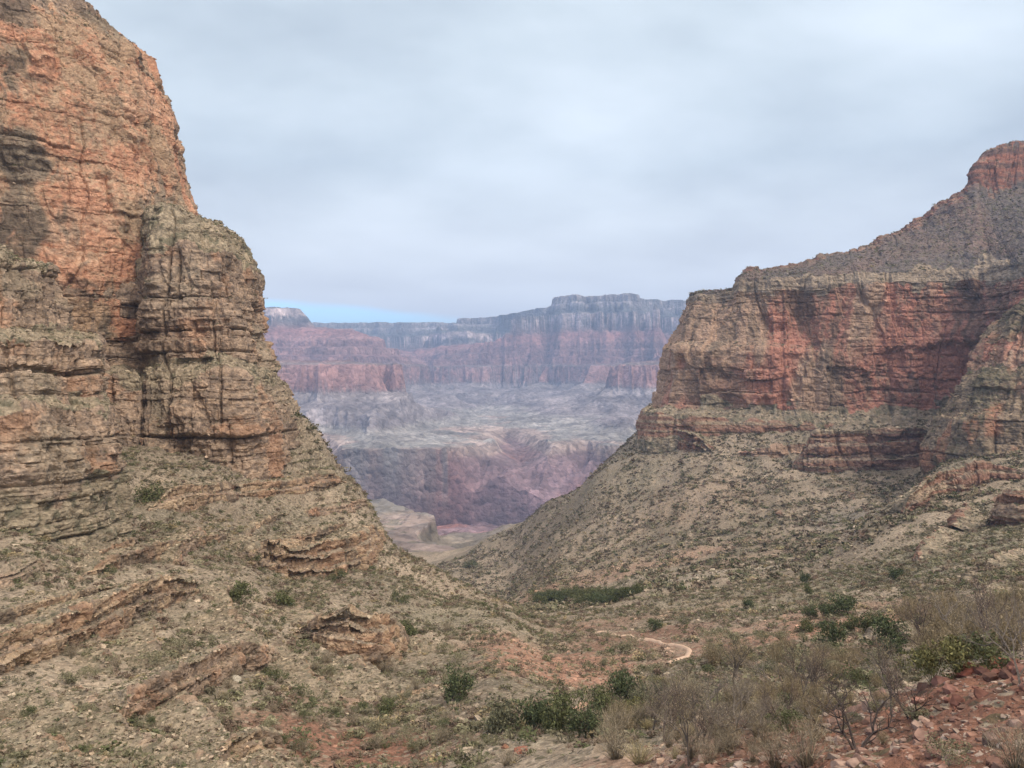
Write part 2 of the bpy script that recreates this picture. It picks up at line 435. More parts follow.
# ------------------------------------------------------------------ cliffs: cages of real points, dressed with beds, joints and cracks
def layer_table(seed, mean, zmin=-400, zmax=700):
    r = np.random.default_rng(seed)
    t = mean * np.exp(r.normal(0, 0.55, int((zmax - zmin) / mean * 1.4) + 10))
    return zmin + np.cumsum(t)
def rock_disp(S, P, sc_, amp, seed, rough=1.0, massive=0.0):
    """metres to push a wall out: beds, blocks, joints, ribs and cracks. sc_ = size of the blocks"""
    Z = P[..., 2]
    zw = Z + 0.8 * sc_ * fbm(P[..., 0] / (14 * sc_), P[..., 1] / (14 * sc_), Z / (30 * sc_) + seed, 2)
    sw = S + 0.5 * sc_ * noise(S / (9 * sc_), Z / (6 * sc_), seed + 0.5)
    out = np.zeros_like(Z)
    patchy = 0.6 + 0.8 * sstep(-0.5, 0.5, fbm(S / (18 * sc_), Z / (14 * sc_), seed + 6.6, 3))
    patchy = patchy * (1 - 0.6 * massive)
    for k, (f, a) in enumerate(((7.0, 1.5 if sc_ > 0.85 else 0.0), (2.4, 0.95), (0.85, 0.42))):
        tab = layer_table(seed * 10 + k, 2.6 * sc_ * f)
        li = np.clip(np.searchsorted(tab, zw.ravel()), 1, len(tab) - 1).reshape(zw.shape)
        lo, hi = tab[li - 1], tab[li]
        w = (2.6 + 4.5 * hsh(li, seed, 3 + k)) * sc_ * f
        sb = sw / w + 20 * hsh(li, seed, 5 + k)
        bi = np.floor(sb)
        fb = sb - bi
        rnd = hsh(li, bi.astype(np.int64), seed + 7 + k) * 2 - 1
        lay = hsh(li, 77 + k, seed) * 2 - 1
        edge = np.minimum(fb, 1 - fb) * w
        top = np.minimum(hi - zw, zw - lo)
        gw = min(f, 2.4)
        g = np.exp(-(edge / (0.22 * sc_ * gw)) ** 2) * 0.8 + np.exp(-(top / (0.16 * sc_ * gw)) ** 2) * 0.8 * (hsh(np.where(hi - zw < zw - lo, li, li - 1), 31, k) > 0.55)
        out += patchy * amp * a * (0.42 * lay + 0.95 * rnd - g * 0.85)
    # upright ribs and gullies
    out += amp * 2.4 * ridged(sw / (16 * sc_), Z / (55 * sc_), seed + 1.5, 4)
    out += amp * 0.8 * ridged(sw / (6 * sc_), Z / (24 * sc_), seed + 3.5, 2)
    out += amp * 1.8 * fbm(S / (30 * sc_), Z / (24 * sc_), seed + 2.5, 4)
    cr = np.abs(noise(sw / (13 * sc_) + 0.12 * noise(Z / (9 * sc_), S / 50, 3.0), Z / (60 * sc_), seed + 8.5))
    out -= amp * 1.8 * np.exp(-(cr / 0.022) ** 2) * sstep(-0.3, 0.3, noise(S / (30 * sc_), Z / (24 * sc_), seed + 4.4))
    # slanting fractures where slabs have come away
    pa = S * 0.96 + Z * 0.28; pb = Z * 0.96 - S * 0.28
    fr = fbm(pa / (9 * sc_), pb / (22 * sc_), seed + 11.0, 3)
    out += amp * (0.35 + 0.7 * massive) * (sstep(-0.02, 0.06, fr) + sstep(0.28, 0.34, fr) - sstep(-0.4, -0.34, -fr * 1.0 - 0.0))
    out += rough * amp * 0.4 * fbm(P[..., 0] / (1.6 * sc_), P[..., 1] / (1.6 * sc_), Z / (1.3 * sc_), 3)
    return out
def rock_color(kind, S, P, n):
    """bed colour of each kind of rock; S along the wall. n = feature size in metres"""
    Z = P[..., 2]; X, Y = P[..., 0], P[..., 1]
    big = fbm(S / (22 * n), Z / (14 * n), 3.3, 4)
    wS = S + 3 * n * fbm(S / (8 * n), Z / (8 * n), 15.0, 3)
    streak = 0.6 * fbm(wS / (2.2 * n), Z / (18 * n), 6.1, 4) + 0.9 * fbm(wS / (11 * n), Z / (30 * n), 2.1, 4)
    bed = fbm(S / (60 * n), Z / (0.9 * n), 9.4, 3)
    fine = fbm(X / (1.1 * n), Y / (1.1 * n), Z / (1.1 * n), 3)
    tan = (0.345, 0.255, 0.175); red = (0.43, 0.225, 0.145); grey = (0.205, 0.175, 0.135); varnish = (0.085, 0.066, 0.052)
    if kind == 'red':
        c = mixc(red, (0.52, 0.33, 0.225), sstep(-0.5, 0.6, big + 0.4 * fine))
        tanm = fbm(S / (14 * n), Z / (16 * n), 5.5, 5)
        c = mixc(c, tan, sstep(-0.15, 0.45, tanm + 0.25 * fine) * 0.85)
        c = mixc(c, grey, sstep(0.05, 0.5, 0.7 * streak + 0.6 * big) * 0.8)
        c = mixc(c, varnish, sstep(0.35, 0.8, 0.6 * streak + 0.7 * fbm(S / (16 * n), Z / (9 * n), 12.1, 4) + 0.2 * bed) * 0.7)
    elif kind == 'grey':
        c = mixc((0.21, 0.16, 0.125), (0.38, 0.28, 0.205), sstep(-0.5, 0.5, 0.6 * bed + 0.8 * fine))
        c = mixc(c, varnish, sstep(0.1, 0.7, streak + 0.4 * fine) * 0.6)
        c = mixc(c, (0.36, 0.215, 0.14), sstep(0.15, 0.8, fbm(S / (9 * n), Z / (11 * n), 1.7, 5) + 0.25 * fine) * 0.75)
        c = mixc(c, (0.29, 0.255, 0.19), sstep(0.0, 0.7, big) * 0.4)
    elif kind == 'wall':        # the right hand wall: tan and buff upper part over red, with dark ribs
        redm = fbm(S / (11 * n), Z / (26 * n), 3.3, 5) + 0.3 * streak + 0.0050 * (X - 330) - 0.002 * (Z - 60) + 0.12
        c = mixc((0.37, 0.255, 0.185), (0.39, 0.19, 0.14), sstep(-0.2, 0.4, redm))
        c = mixc(c, (0.18, 0.14, 0.105), sstep(0.0, 0.5, 1.1 * streak + 0.4 * fine) * 0.6)
        c = mixc(c, varnish, sstep(0.4, 0.9, 0.9 * streak + 0.4 * fbm(S / (16 * n), Z / (8 * n), 12.1, 4)) * 0.45)
        c = mixc(c, (0.40, 0.30, 0.23), sstep(0.4, 0.9, 0.7 * bed + 0.5 * fine) * 0.35)
    elif kind == 'dark':
        c = mixc((0.16, 0.125, 0.095), (0.26, 0.20, 0.14), sstep(-0.5, 0.5, 0.6 * bed + 0.8 * fine))
        c = mixc(c, (0.34, 0.17, 0.11), sstep(0.05, 0.5, fbm(S / (9 * n), Z / (14 * n), 1.7, 4)) * 0.75)
        c = mixc(c, (0.10, 0.10, 0.065), sstep(0.1, 0.6, big + 0.5 * fine) * 0.6)
    elif kind == 'rim':         # pale ledgy beds at the top of the wall
        c = mixc((0.21, 0.165, 0.13), (0.33, 0.265, 0.20), sstep(-0.4, 0.5, bed))
        c = mixc(c, (0.15, 0.13, 0.10), sstep(0.2, 0.7, fine + 0.3 * big) * 0.6)
    elif kind == 'supai':
        c = mixc((0.25, 0.12, 0.09), (0.13, 0.085, 0.075), sstep(-0.25, 0.2, bed))
        c = mixc(c, (0.33, 0.20, 0.14), sstep(0.3, 0.7, bed) * 0.6)
    elif kind == 'scree':       # dark purple grey scree under the tower
        c = mixc((0.135, 0.115, 0.11), (0.18, 0.13, 0.115), sstep(-0.3, 0.5, big + 0.3 * fine))
        c = mixc(c, (0.125, 0.12, 0.085), sstep(0.15, 0.6, fine) * 0.7)
    elif kind == 'ledge':       # tan orange thin beds
        c = mixc((0.27, 0.185, 0.125), (0.42, 0.315, 0.215), sstep(-0.4, 0.5, bed))
        c = mixc(c, (0.15, 0.12, 0.095), sstep(-0.1, 0.4, streak + 0.3 * fine) * 0.85)
        c = mixc(c, (0.34, 0.19, 0.12), sstep(0.3, 0.8, big) * 0.4)
    elif kind == 'redledge':
        c = mixc((0.25, 0.145, 0.105), (0.32, 0.25, 0.18), sstep(-0.1, 0.4, bed))
        c = mixc(c, (0.18, 0.10, 0.075), sstep(0.1, 0.6, streak) * 0.6)
    elif kind == 'talus':
        c = mixc((0.235, 0.195, 0.14), (0.35, 0.29, 0.21), sstep(-0.5, 0.6, fine))
        c = mixc(c, (0.13, 0.125, 0.085), sstep(0.1, 0.5, fbm(X / (2.2 * n), Y / (2.2 * n), Z / (2.2 * n) + 9, 2)) * 0.75)
    return c
def cage(name, pts, kinds, amps, mat, scale, seed, dens=1.1, amp=1.0, world=False, massive=0.0, taper=False):
    """pts[level][station] = (u, v, D) or world points, listed from the top level down. kinds and amps per gap between levels."""
    C = np.array(pts, float)
    if not world:
        C = np.stack([(C[..., 0] - 512) / F * C[..., 2], C[..., 2], (384 - C[..., 1]) / F * C[..., 2]], -1)
    nl, ns = C.shape[:2]
    def plen(a, b):      # seen length in pixels
        m = np.maximum((a + b)[..., 1] / 2, 20)
        return np.linalg.norm(b - a, axis=-1) / m * F
    # stations: monotone cubic through the cage
    seg = np.maximum(plen(C[:, :-1], C[:, 1:]).mean(0), 2)
    seg = np.minimum(seg, 260)
    sp = np.concatenate([[0], np.cumsum(seg)])
    nS = int(sp[-1] * dens) + 2
    sq = np.linspace(0, sp[-1], nS)
    A = hermite(sq, sp, np.swapaxes(C, 0, 1))            # (nS, nl, 3)
    vs = [0.0]
    L = np.minimum(np.median(plen(A[:, :-1], A[:, 1:]), axis=0), 400)
    lp = np.concatenate([[0], np.cumsum(np.maximum(L, 3))])
    nT = int(lp[-1] * dens) + 2
    tq = np.linspace(0, lp[-1], nT)
    k = np.clip(np.searchsorted(lp, tq, side='right') - 1, 0, nl - 2)
    f = ((tq - lp[k]) / (lp[k + 1] - lp[k]))[None, :, None]
    P = A[:, k] * (1 - f) + A[:, k + 1] * f              # (nS, nT, 3)
    # round the breaks of slope slightly
    for _ in range(3):
        P[:, 1:-1] = (P[:, :-2] + 2 * P[:, 1:-1] + P[:, 2:]) / 4
    ms = C[nl // 2]
    midrow = P[:, nT // 2]
    ds = np.linalg.norm(np.diff(midrow[:, :2], axis=0), axis=1)
    S = np.repeat(np.concatenate([[0], np.cumsum(ds)])[:, None], nT, 1)
    tS = np.gradient(P, axis=0); tT = np.gradient(P, axis=1)
    Nn = np.cross(tT, tS)
    Nn /= np.linalg.norm(Nn, axis=-1, keepdims=True) + 1e-9
    if (Nn[..., 1] * P[..., 1] + Nn[..., 0] * P[..., 0]).mean() > 0: Nn = -Nn; fl = True
    else: fl = False
    # gap weights, boundaries frayed by noise
    fr = k + f[0, :, 0]
    fr2 = fr[None, :] + 0.22 * fbm(S / (5 * scale), P[..., 2] / (5 * scale), seed + 3.1, 3)
    kk = np.clip(fr2.astype(int), 0, nl - 2)
    am = np.interp(fr, np.arange(nl - 1) + 0.5, amps)[None, :]
    d = rock_disp(S, P, scale, amp, seed, massive=massive)
    soft = fbm(P[..., 0] / (7 * scale), P[..., 1] / (7 * scale), P[..., 2] / (7 * scale), 3) * min(amp, 1.6) * 1.2
    soft = soft + 0.8 * min(amp, 1.8) * np.abs(noise(P[..., 0] / (1.5 * scale), P[..., 1] / (1.5 * scale), P[..., 2] / (1.5 * scale))) + 0.5 * amp * np.abs(noise(P[..., 0] / (0.8 * scale), P[..., 1] / (0.8 * scale), P[..., 2] / (0.8 * scale)))
    d = d - d.mean()
    wrock = np.clip(am, 0, 1)
    dd = d * am + soft * (1 - wrock)
    P2 = P + Nn * dd[..., None]
    col = np.zeros(P.shape, np.float32)
    for kd in set(kinds):
        c = rock_color(kd, S, P2, scale)
        msk = np.isin(kk, [i for i, q in enumerate(kinds) if q == kd])
        col[msk] = c[msk]
    # flat ledge tops inside a wall hold soil and scrub
    g2 = np.cross(np.gradient(P2, axis=1), np.gradient(P2, axis=0)); g2 /= np.linalg.norm(g2, axis=-1, keepdims=True) + 1e-9
    flat = sstep(0.62, 0.85, np.abs(g2[..., 2])) * ~np.isin(kk, [i for i, q in enumerate(kinds) if q in ('scree', 'dark')])
    col = mixc(col, (0.25, 0.205, 0.155), flat * 0.4)
    me = mesh_np(name, P2, grid_faces(P.shape[0], P.shape[1], fl), mat, col, smooth=False)
    return me, P2, g2, col
ROCKSURF = []          # rock surfaces kept for scattering scrub on their ledges
def put_cage(name, *a, **k):
    me, P2, g2, col = cage(name, *a, **k)
    o = link(me, name); tag(o, kind='structure')
    ROCKSURF.append((P2, g2, col))
    return o

# --- right hand wall
R = [
 # back, skyline, tower base, wall top, mid ledge back, mid ledge lip, base, bench lip, bench foot, buried
 [(800,320,1700),(740,310,1300),(705,300,1100),(745,300,1100),(760,290,1150),(810,285,1200),(868,270,1250),(925,250,1260),(975,210,1260),(1000,190,1250),(1040,180,1230),(1300,90,1150)],
 [(780,285,1600),(722,291,1150),(696,292,985),(733,289,950),(743,274,960),(800,262,1010),(858,248,1030),(915,222,1040),(962,190,1030),(990,151,1015),(1030,139,1000),(1300,40,900)],
 [(778,288,1590),(720,292,1145),(695,293,980),(733,290,945),(742,275,952),(800,264,990),(858,251,1008),(915,227,1015),(958,199,1000),(978,190,990),(1026,190,960),(1300,110,850)],
 [(775,300,1520),(712,294,1120),(692,294,965),(731,292,922),(737,280,917),(800,277,888),(860,272,868),(915,270,856),(965,268,845),(990,266,830),(1040,260,760),(1300,180,600)],
 [(772,318,1515),(710,305,1118),(690,303,962),(730,300,920),(736,292,914),(800,289,884),(860,285,865),(915,284,853),(965,282,842),(990,281,827),(1040,276,757),(1300,198,598)],
 [(765,345,1480),(700,345,1080),(674,342,940),(716,342,900),(735,342,893),(800,344,872),(850,349,856),(915,345,851),(965,340,838),(990,340,820),(1040,335,745),(1300,280,570)],
 [(764,350,1475),(696,352,1065),(668,349,922),(712,349,880),(733,349,877),(800,352,854),(848,356,848),(915,352,850),(965,346,837),(990,346,818),(1040,341,742),(1300,288,568)],
 [(760,420,1450),(680,410,1050),(655,405,915),(705,407,866),(728,409,862),(800,411,838),(850,412,836),(915,410,840),(965,407,828),(990,402,803),(1040,400,725),(1300,360,550)],
 [(758,428,1440),(672,418,1040),(645,411,895),(698,414,848),(722,418,846),(800,425,822),(850,426,822),(915,425,826),(965,424,816),(990,420,795),(1040,418,718),(1300,380,545)],
 [(757,450,1440),(668,440,1038),(640,436,892),(694,440,845),(720,445,843),(800,450,820),(850,452,820),(915,452,824),(965,450,814),(990,446,792),(1040,444,715),(1300,410,543)],
 [(757,500,1440),(668,490,1038),(640,476,892),(694,482,845),(720,490,843),(800,500,820),(850,505,820),(915,505,824),(965,505,814),(990,500,792),(1040,500,715),(1300,480,543)],
]
for lv in R:            # two more stations where the banded tower steps up at the right
    a_, b_ = np.array(lv[8], float), np.array(lv[9], float)
    lv[9:9] = [tuple(a_ + (b_ - a_) * t_) for t_ in (0.35, 0.72)]
R[1][9] = (974, 177, 1026); R[1][10] = (984, 158, 1019); R[2][9] = (966, 192, 998); R[2][10] = (974, 188, 992)
for k_, d_ in ((5, 8), (6, 16), (7, 34), (8, 30), (9, 26), (10, 26)):
    R[k_] = [(u, v, D + d_) for u, v, D in R[k_]]
put_cage('right_cliff', R, ['scree','supai','scree','rim','wall','wall','wall','talus','redledge','talus'],
         [0.05,0.9,0.12,0.7,1.0,0.6,1.1,0.3,0.8,0.3], M_ROCK_R, 2.8, 3, dens=1.2, amp=2.6, massive=0.6)
# nearer spur of the right hand wall at the frame's edge
RB = [
 [(1120,330,900),(1060,300,720),(1060,290,700),(1100,270,690),(1300,170,640)],
 [(1070,320,840),(1008,322,680),(1016,306,640),(1060,280,610),(1300,170,560)],
 [(1050,350,820),(988,345,665),(1000,340,625),(1050,330,592),(1300,240,540)],
 [(1040,375,800),(968,372,650),(985,372,612),(1050,365,580),(1300,280,530)],
 [(1035,382,795),(962,380,640),(980,380,600),(1050,374,570),(1300,288,520)],
 [(1020,420,780),(948,412,625),(972,412,588),(1050,410,560),(1300,340,512)],
 [(1018,425,778),(943,420,612),(970,420,574),(1050,418,546),(1300,350,500)],
 [(1010,470,770),(938,464,606),(968,466,568),(1050,462,540),(1300,400,495)],
 [(1010,540,770),(936,530,606),(966,530,568),(1050,530,540),(1300,500,495)],
]
put_cage('right_spur', RB, ['dark','dark','wall','dark','dark','dark','dark','dark'], [0.3,1,1,.3,1,.3,1,.3], M_ROCK_R, 2.0, 5, dens=1.2, amp=2.5)

# --- left hand: upper red wall
LA = [
 [(-500,-500,260),(-200,-300,330),(-60,-200,420),(0,-160,450),(10,-150,470),(0,-140,520),(-30,-100,640),(-200,-60,800)],
 [(-500,-260,222),(-200,-110,292),(-20,-60,375),(20,-50,395),(45,-45,420),(60,-30,455),(20,0,580),(-120,40,740)],
 [(-500,-200,216),(-200,-60,286),(0,5,350),(45,10,370),(80,15,400),(98,27,440),(60,50,565),(-100,90,720)],
 [(-500,-170,215),(-200,-30,284),(0,32,343),(60,35,358),(118,44,392),(145,60,432),(110,80,555),(-60,120,710)],
 [(-500,-130,212),(-200,10,281),(0,80,338),(62,85,352),(130,92,384),(158,103,425),(125,120,550),(-40,160,705)],
 [(-500,-60,210),(-200,70,279),(0,150,335),(70,150,348),(145,155,378),(175,158,418),(140,170,545),(-20,210,700)],
 [(-500,-10,209),(-200,110,278),(0,195,334),(72,195,347),(150,195,375),(182,195,414),(150,205,540),(0,240,700)],
 [(-500,40,207),(-200,160,276),(0,262,331),(74,264,344),(155,260,370),(202,245,408),(170,250,535),(10,280,695)],
 [(-500,120,207),(-200,240,276),(0,340,331),(74,340,344),(155,340,370),(220,320,408),(180,330,535),(20,350,695)],
]
put_cage('left_upper_cliff', LA, ['talus','grey','red','red','red','red','red','red'], [.4,1,.9,1,.9,.9,.9,.9], M_ROCK_L, 1.5, 2, dens=1.15, amp=1.5, massive=0.75)
# --- left hand: pillar, recessed beds and the wall under them
LB = [
 [(-400,60,300),(-150,190,350),(0,236,385),(80,240,385),(132,246,385),(146,206,380),(165,204,378),(205,218,385),(219,224,395),(236,234,400),(180,250,480),(40,280,640)],
 [(-400,80,262),(-150,210,310),(0,256,358),(80,252,362),(134,256,372),(147,214,350),(163,207,346),(202,224,352),(219,232,358),(239,240,378),(200,250,470),(60,290,630)],
 [(-400,130,250),(-150,245,298),(0,288,345),(80,284,348),(136,284,360),(149,250,339),(162,246,333),(205,252,336),(226,255,342),(252,275,372),(212,285,466),(80,320,625)],
 [(-400,180,247),(-150,280,295),(0,330,342),(80,326,345),(136,326,358),(151,300,338),(162,298,331),(210,300,333),(234,300,338),(259,318,370),(220,325,464),(90,350,620)],
 [(-400,230,245),(-150,320,292),(0,368,338),(80,368,341),(138,369,353),(152,365,333),(164,362,329),(212,363,330),(237,364,334),(268,366,366),(230,370,460),(100,390,618)],
 [(-400,240,236),(-150,330,282),(0,378,318),(80,377,319),(138,378,320),(152,376,320),(166,375,318),(214,376,318),(242,378,322),(273,384,360),(240,386,458),(110,400,616)],
 [(-400,300,233),(-150,390,278),(0,448,312),(80,448,312),(138,446,313),(152,444,313),(168,442,313),(216,438,313),(250,430,318),(285,408,356),(252,410,455),(120,430,614)],
 [(-400,400,232),(-150,480,276),(0,540,310),(80,540,310),(138,540,311),(152,540,311),(168,540,311),(216,535,311),(256,520,316),(301,470,352),(270,470,452),(140,490,610)],
]
put_cage('left_cliff', LB, ['talus','talus','grey','grey','talus','grey','grey'], [.3,.45,1.1,1.1,.35,1.15,1.0], M_ROCK_L, 1.5, 4, dens=1.2, amp=1.7, massive=0.1)
# --- left hand: near buttress
LCg = [
 [(-500,100,170),(-200,210,200),(-30,236,225),(5,244,232),(22,258,238),(10,270,300),(-80,300,400)],
 [(-500,130,140),(-200,235,170),(-30,256,196),(5,259,200),(33,266,210),(22,280,290),(-60,310,390)],
 [(-500,230,134),(-200,300,163),(-30,326,189),(8,328,193),(42,332,205),(35,335,286),(-50,350,386)],
 [(-500,240,127),(-200,310,156),(-30,336,180),(20,338,186),(81,340,202),(60,345,280),(-40,360,380)],
 [(-500,300,125),(-200,360,153),(-30,400,177),(25,400,183),(86,400,200),(66,400,278),(-36,410,376)],
 [(-500,305,123),(-200,366,150),(-30,407,173),(28,407,179),(90,408,198),(70,410,276),(-34,418,374)],
 [(-500,420,121),(-200,470,147),(-30,500,170),(30,498,176),(96,480,196),(76,470,274),(-30,470,372)],
 [(-500,520,120),(-200,560,146),(-30,590,169),(30,590,175),(102,560,195),(82,550,272),(-28,550,370)],
]
put_cage('left_buttress', LCg, ['talus','grey','talus','grey','talus','grey','talus'], [.4,1.1,.4,1.2,.5,1.2,.8], M_ROCK_L, 0.9, 6, dens=1.1, amp=1.1)
print('cliffs', round(time.time() - T0, 1))

# --- ledges breaking out of the slopes: (pixel trail of the ledge foot, height in metres, scale)
def grad0(p, e=6.0):
    gx = (H0(p[0] + e, p[1]) - H0(p[0] - e, p[1])) / (2 * e)
    gy = (H0(p[0], p[1] + e) - H0(p[0], p[1] - e)) / (2 * e)
    g = np.array([gx, gy]); return -g / (np.linalg.norm(g) + 1e-6), np.linalg.norm(g)
def trace(u, v, back, fwd, step=5.0):
    """pixel trail of the level line through the ground seen at (u, v), from left to right with downhill on the right"""
    D = hit0(u, v); p0 = np.array([(u - 512) / F * D, D])
    out = [p0]
    for sgn, dist in ((-1, back), (1, fwd)):
        p = p0.copy(); seg = []
        for q in range(int(dist / step)):
            dn, _ = grad0(p, 8.0); p = p + sgn * np.array([-dn[1], dn[0]]) * step
            z0 = float(H0(*p0)); dn, sl = grad0(p, 8.0)
            p = p + dn * np.clip((float(H0(*p)) - z0) / max(sl, 0.3), -2, 2)
            seg.append(p.copy())
        out = seg[::-1] + out if sgn < 0 else out + seg
    return np.array(out)
def ledge(name, trail, hts, kinds, scale, seed, amp, mat, steps=2, dens=1.3, setback=0.35):
    st = []
    n = len(trail)
    for i, (u, v) in enumerate([] if isinstance(trail, np.ndarray) else trail):
        D = hit0(u, v); p = np.array([(u - 512) / F * D, D])
        st.append(p)
    st = np.array(st)
    if isinstance(trail, np.ndarray): st = trail
    t = np.gradient(st, axis=0); t /= np.linalg.norm(t, axis=1, keepdims=True)
    nor = np.stack([t[:, 1], -t[:, 0]], 1)
    levels = [[] for _ in range(2 * steps + 2)]
    skirt = []
    for i, p in enumerate(st):
        dn, sl = grad0(p)
        o = 0.85 * nor[i] + 0.15 * dn; o /= np.linalg.norm(o)
        h = hts[i] if isinstance(hts, (list, tuple)) else hts
        dip = 0.0
        if i in (0, n - 1): h, dip = 0.4, 1.2
        zb = float(H0(p[0], p[1])) - dip
        sl = max(sl, 0.35)
        back = p - o * min(h / sl + 1.5, 1.3 * h + 4)
        zk = float(H0(back[0], back[1]))
        levels[0].append((*(back - o * 3), zk - 0.5 - dip)); skirt.append((*(back - o * 3.2), zk - 0.5 - dip - 12))
        stephh = h / steps
        for s in range(steps):
            lip = p - o * (setback * h * (steps - 1 - s))
            zt = zb + h - s * stephh
            levels[1 + 2 * s].append((*lip, zt))
            levels[2 + 2 * s].append((*(lip - o * 0.16 * stephh), zt - stephh + 0.1))
        levels[-1].append((*(p + o * 0.1 * h), zb - 0.8 * h - 2))
    ks, ams = ['talus'], [0.3]
    for s in range(steps):
        ks += [kinds, 'grey']; ams += [1.35, 0.7]
    ks, ams = ks[:len(levels) - 1], ams[:len(levels) - 1]
    ks[-1] = kinds; ams[-1] = 0.9
    levels = [skirt] + levels; ks = ['talus'] + ks; ams = [0.1] + ams
    put_cage(name, levels, ks, ams, mat, scale, seed, dens=dens, amp=amp, world=True)
ledge('ledge', [(150,507),(185,507),(225,503),(262,500),(300,496),(332,489),(350,484)], 6.5, 'ledge', 0.9, 21, 0.55, M_ROCK_L, 2)
ledge('ledge', [(236,548),(262,552),(300,548),(335,535),(356,520)], 4.0, 'ledge', 0.8, 22, 0.5, M_ROCK_L, 1)
ledge('ledge', [(-60,692),(0,676),(50,662),(95,645),(130,628),(165,612),(190,602),(204,585)], [5,5.5,6,6.5,7,7,5.5,1.5], 'ledge', 0.6, 25, 0.5, M_ROCK_L, 2, setback=0.15)
ledge('ledge', [(-60,640),(0,628),(60,612),(110,598),(150,580)], [2,2.6,2.8,2.4,1], 'ledge', 0.4, 26, 0.3, M_ROCK_L, 1)
ledge('ledge', [(210,772),(240,764),(268,752),(285,735)], [1,2.6,2.6,1], 'ledge', 0.35, 28, 0.3, M_ROCK_L, 2)
ledge('ledge', [(60,590),(110,570),(160,556),(205,545),(240,530)], [1,2.5,3,2.6,1], 'ledge', 0.5, 29, 0.35, M_ROCK_L, 1)
def contour_ledge(u, v, back, fwd, h, kind, scale, seed, amp, mat, steps, setback=0.3, step=5.0):
    tr = trace(u, v, back, fwd, step); n_ = len(tr); q = np.linspace(0, 1, n_)
    hh = h * np.clip(np.sin(q * 3.14159) * 2.2, 0, 1) * (0.8 + 0.3 * noise(q * 4, seed * 3.3, 0.5))
    ledge('ledge', tr, [max(0.4, float(a)) for a in hh], kind, scale, seed, amp, mat, steps, dens=1.1, setback=setback)
ledge('ledge', [(236,556),(254,566),(272,573),(295,579),(320,582),(345,578),(366,568),(378,550),(385,535)], [0.5,5,10,12,13,13,12,9,3], 'ledge', 1.0, 23, 0.8, M_ROCK_L, 3, setback=0.12)
ledge('ledge', [(292,630),(306,638),(325,647),(345,654),(368,661),(388,665),(399,655),(404,634)], [0.5,3.5,7,9.5,10.5,11,10,3], 'ledge', 0.75, 24, 0.65, M_ROCK_L, 3, setback=0.15)
rl = np.random.default_rng(5)
ledge('ledge', [(118,726),(145,716),(178,705),(210,690),(243,673),(268,668),(282,655)], [1,3.6,4.6,5,5,4,1.2], 'grey', 0.45, 27, 0.42, M_ROCK_L, 2, setback=0.2)
for q_, (u_, v_, h_) in enumerate([(230,612,2.6),(300,610,2.6),(160,655,2.4),(60,705,2.2),(330,690,2.2),(210,725,2.2),(40,745,1.8),(150,745,1.8),(250,640,2.4),(100,640,1.8),
                                   (310,540,3.5),(200,540,3.2),(260,528,3.2),(330,515,4.5),(130,545,2.4),(40,570,2.4),(380,690,2.0),(420,640,1.6)]):
    contour_ledge(u_, v_, 8 + 22 * rl.random(), 8 + 24 * rl.random(), h_, ('ledge', 'grey')[q_ % 2], 0.5, 60 + q_, 0.4, M_ROCK_L, 1 + q_ % 2, 0.3, 3.0)
for q_, (u_, v_, h_) in enumerate([(960,520,5),(1010,560,4),(930,545,5),(870,535,6),(780,520,6),(850,500,8),(980,600,3)]):
    contour_ledge(u_, v_, 15 + 40 * rl.random(), 15 + 40 * rl.random(), h_, ('redledge', 'dark')[q_ % 2], 1.0, 90 + q_, 0.7, M_ROCK_R, 2, 0.25, 6.0)
ledge('ledge', [(792,468),(815,474),(850,475),(890,474),(925,468),(948,455)], [10,40,42,42,38,14], 'redledge', 2.2, 31, 1.6, M_ROCK_R, 3, setback=0.10)
ledge('ledge', [(900,516),(915,513),(932,503),(952,492),(985,483),(1040,475)], [1,10,13,12,11,11], 'redledge', 1.4, 32, 1.1, M_ROCK_R, 2, setback=0.15)
ledge('ledge', [(982,520),(1000,526),(1030,524),(1080,510)], [4,13,14,14], 'redledge', 1.0, 33, 0.9, M_ROCK_R, 2, setback=0.15)
ledge('ledge', [(640,440),(660,446),(690,452),(715,450)], [8,20,20,8], 'redledge', 1.8, 34, 1.4, M_ROCK_R, 2, setback=0.15)
ledge('ledge', [(740,452),(770,458),(800,455),(840,446)], [5,12,12,5], 'wall', 1.8, 35, 1.2, M_ROCK_R, 1)
print('ledges', round(time.time() - T0, 1))

# ------------------------------------------------------------------ the inner canyon and the far rim
SIN = [-1200,-900,-700,-430,-400,-280,-130,0,40,60,130,145,210,225,290,305,420,520,545,620,640,690,710,1500]
SOUT = [-690,-670,-640,-350,-298,-280,-205,-125,-70,100,130,185,205,265,285,345,440,500,680,720,800,825,905,945]
RIDGES = [
 [(225, 350, 5300), (300, 354, 5200), (345, 358, 5100), (383, 370, 5000), (400, 392, 4850), (440, 414, 4600), (488, 438, 4250)],
 [(300, 372, 5100), (330, 398, 4600), (360, 425, 4250)],
 [(272, 306, 8200), (325, 324, 8050), (346, 335, 7900), (384, 368, 7400), (420, 386, 7000), (452, 402, 6500)],
 [(462, 320, 10600), (478, 342, 9500), (470, 366, 8700), (492, 388, 7900), (500, 402, 7200)],
 [(395, 335, 10600), (412, 352, 9700), (430, 372, 8800), (448, 388, 8000)],
 [(700, 352, 6200), (642, 360, 6300), (612, 370, 6200), (600, 391, 6000), (572, 410, 5600), (542, 430, 5150), (520, 446, 4700)],
 [(690, 385, 5200), (650, 410, 4800), (610, 432, 4500)],
 [(606, 312, 10500), (592, 342, 9300), (604, 358, 8200), (582, 383, 7400), (550, 399, 6800), (512, 416, 6100)],
 [(545, 318, 10600), (540, 345, 9500), (552, 365, 8800), (530, 386, 7800)]]
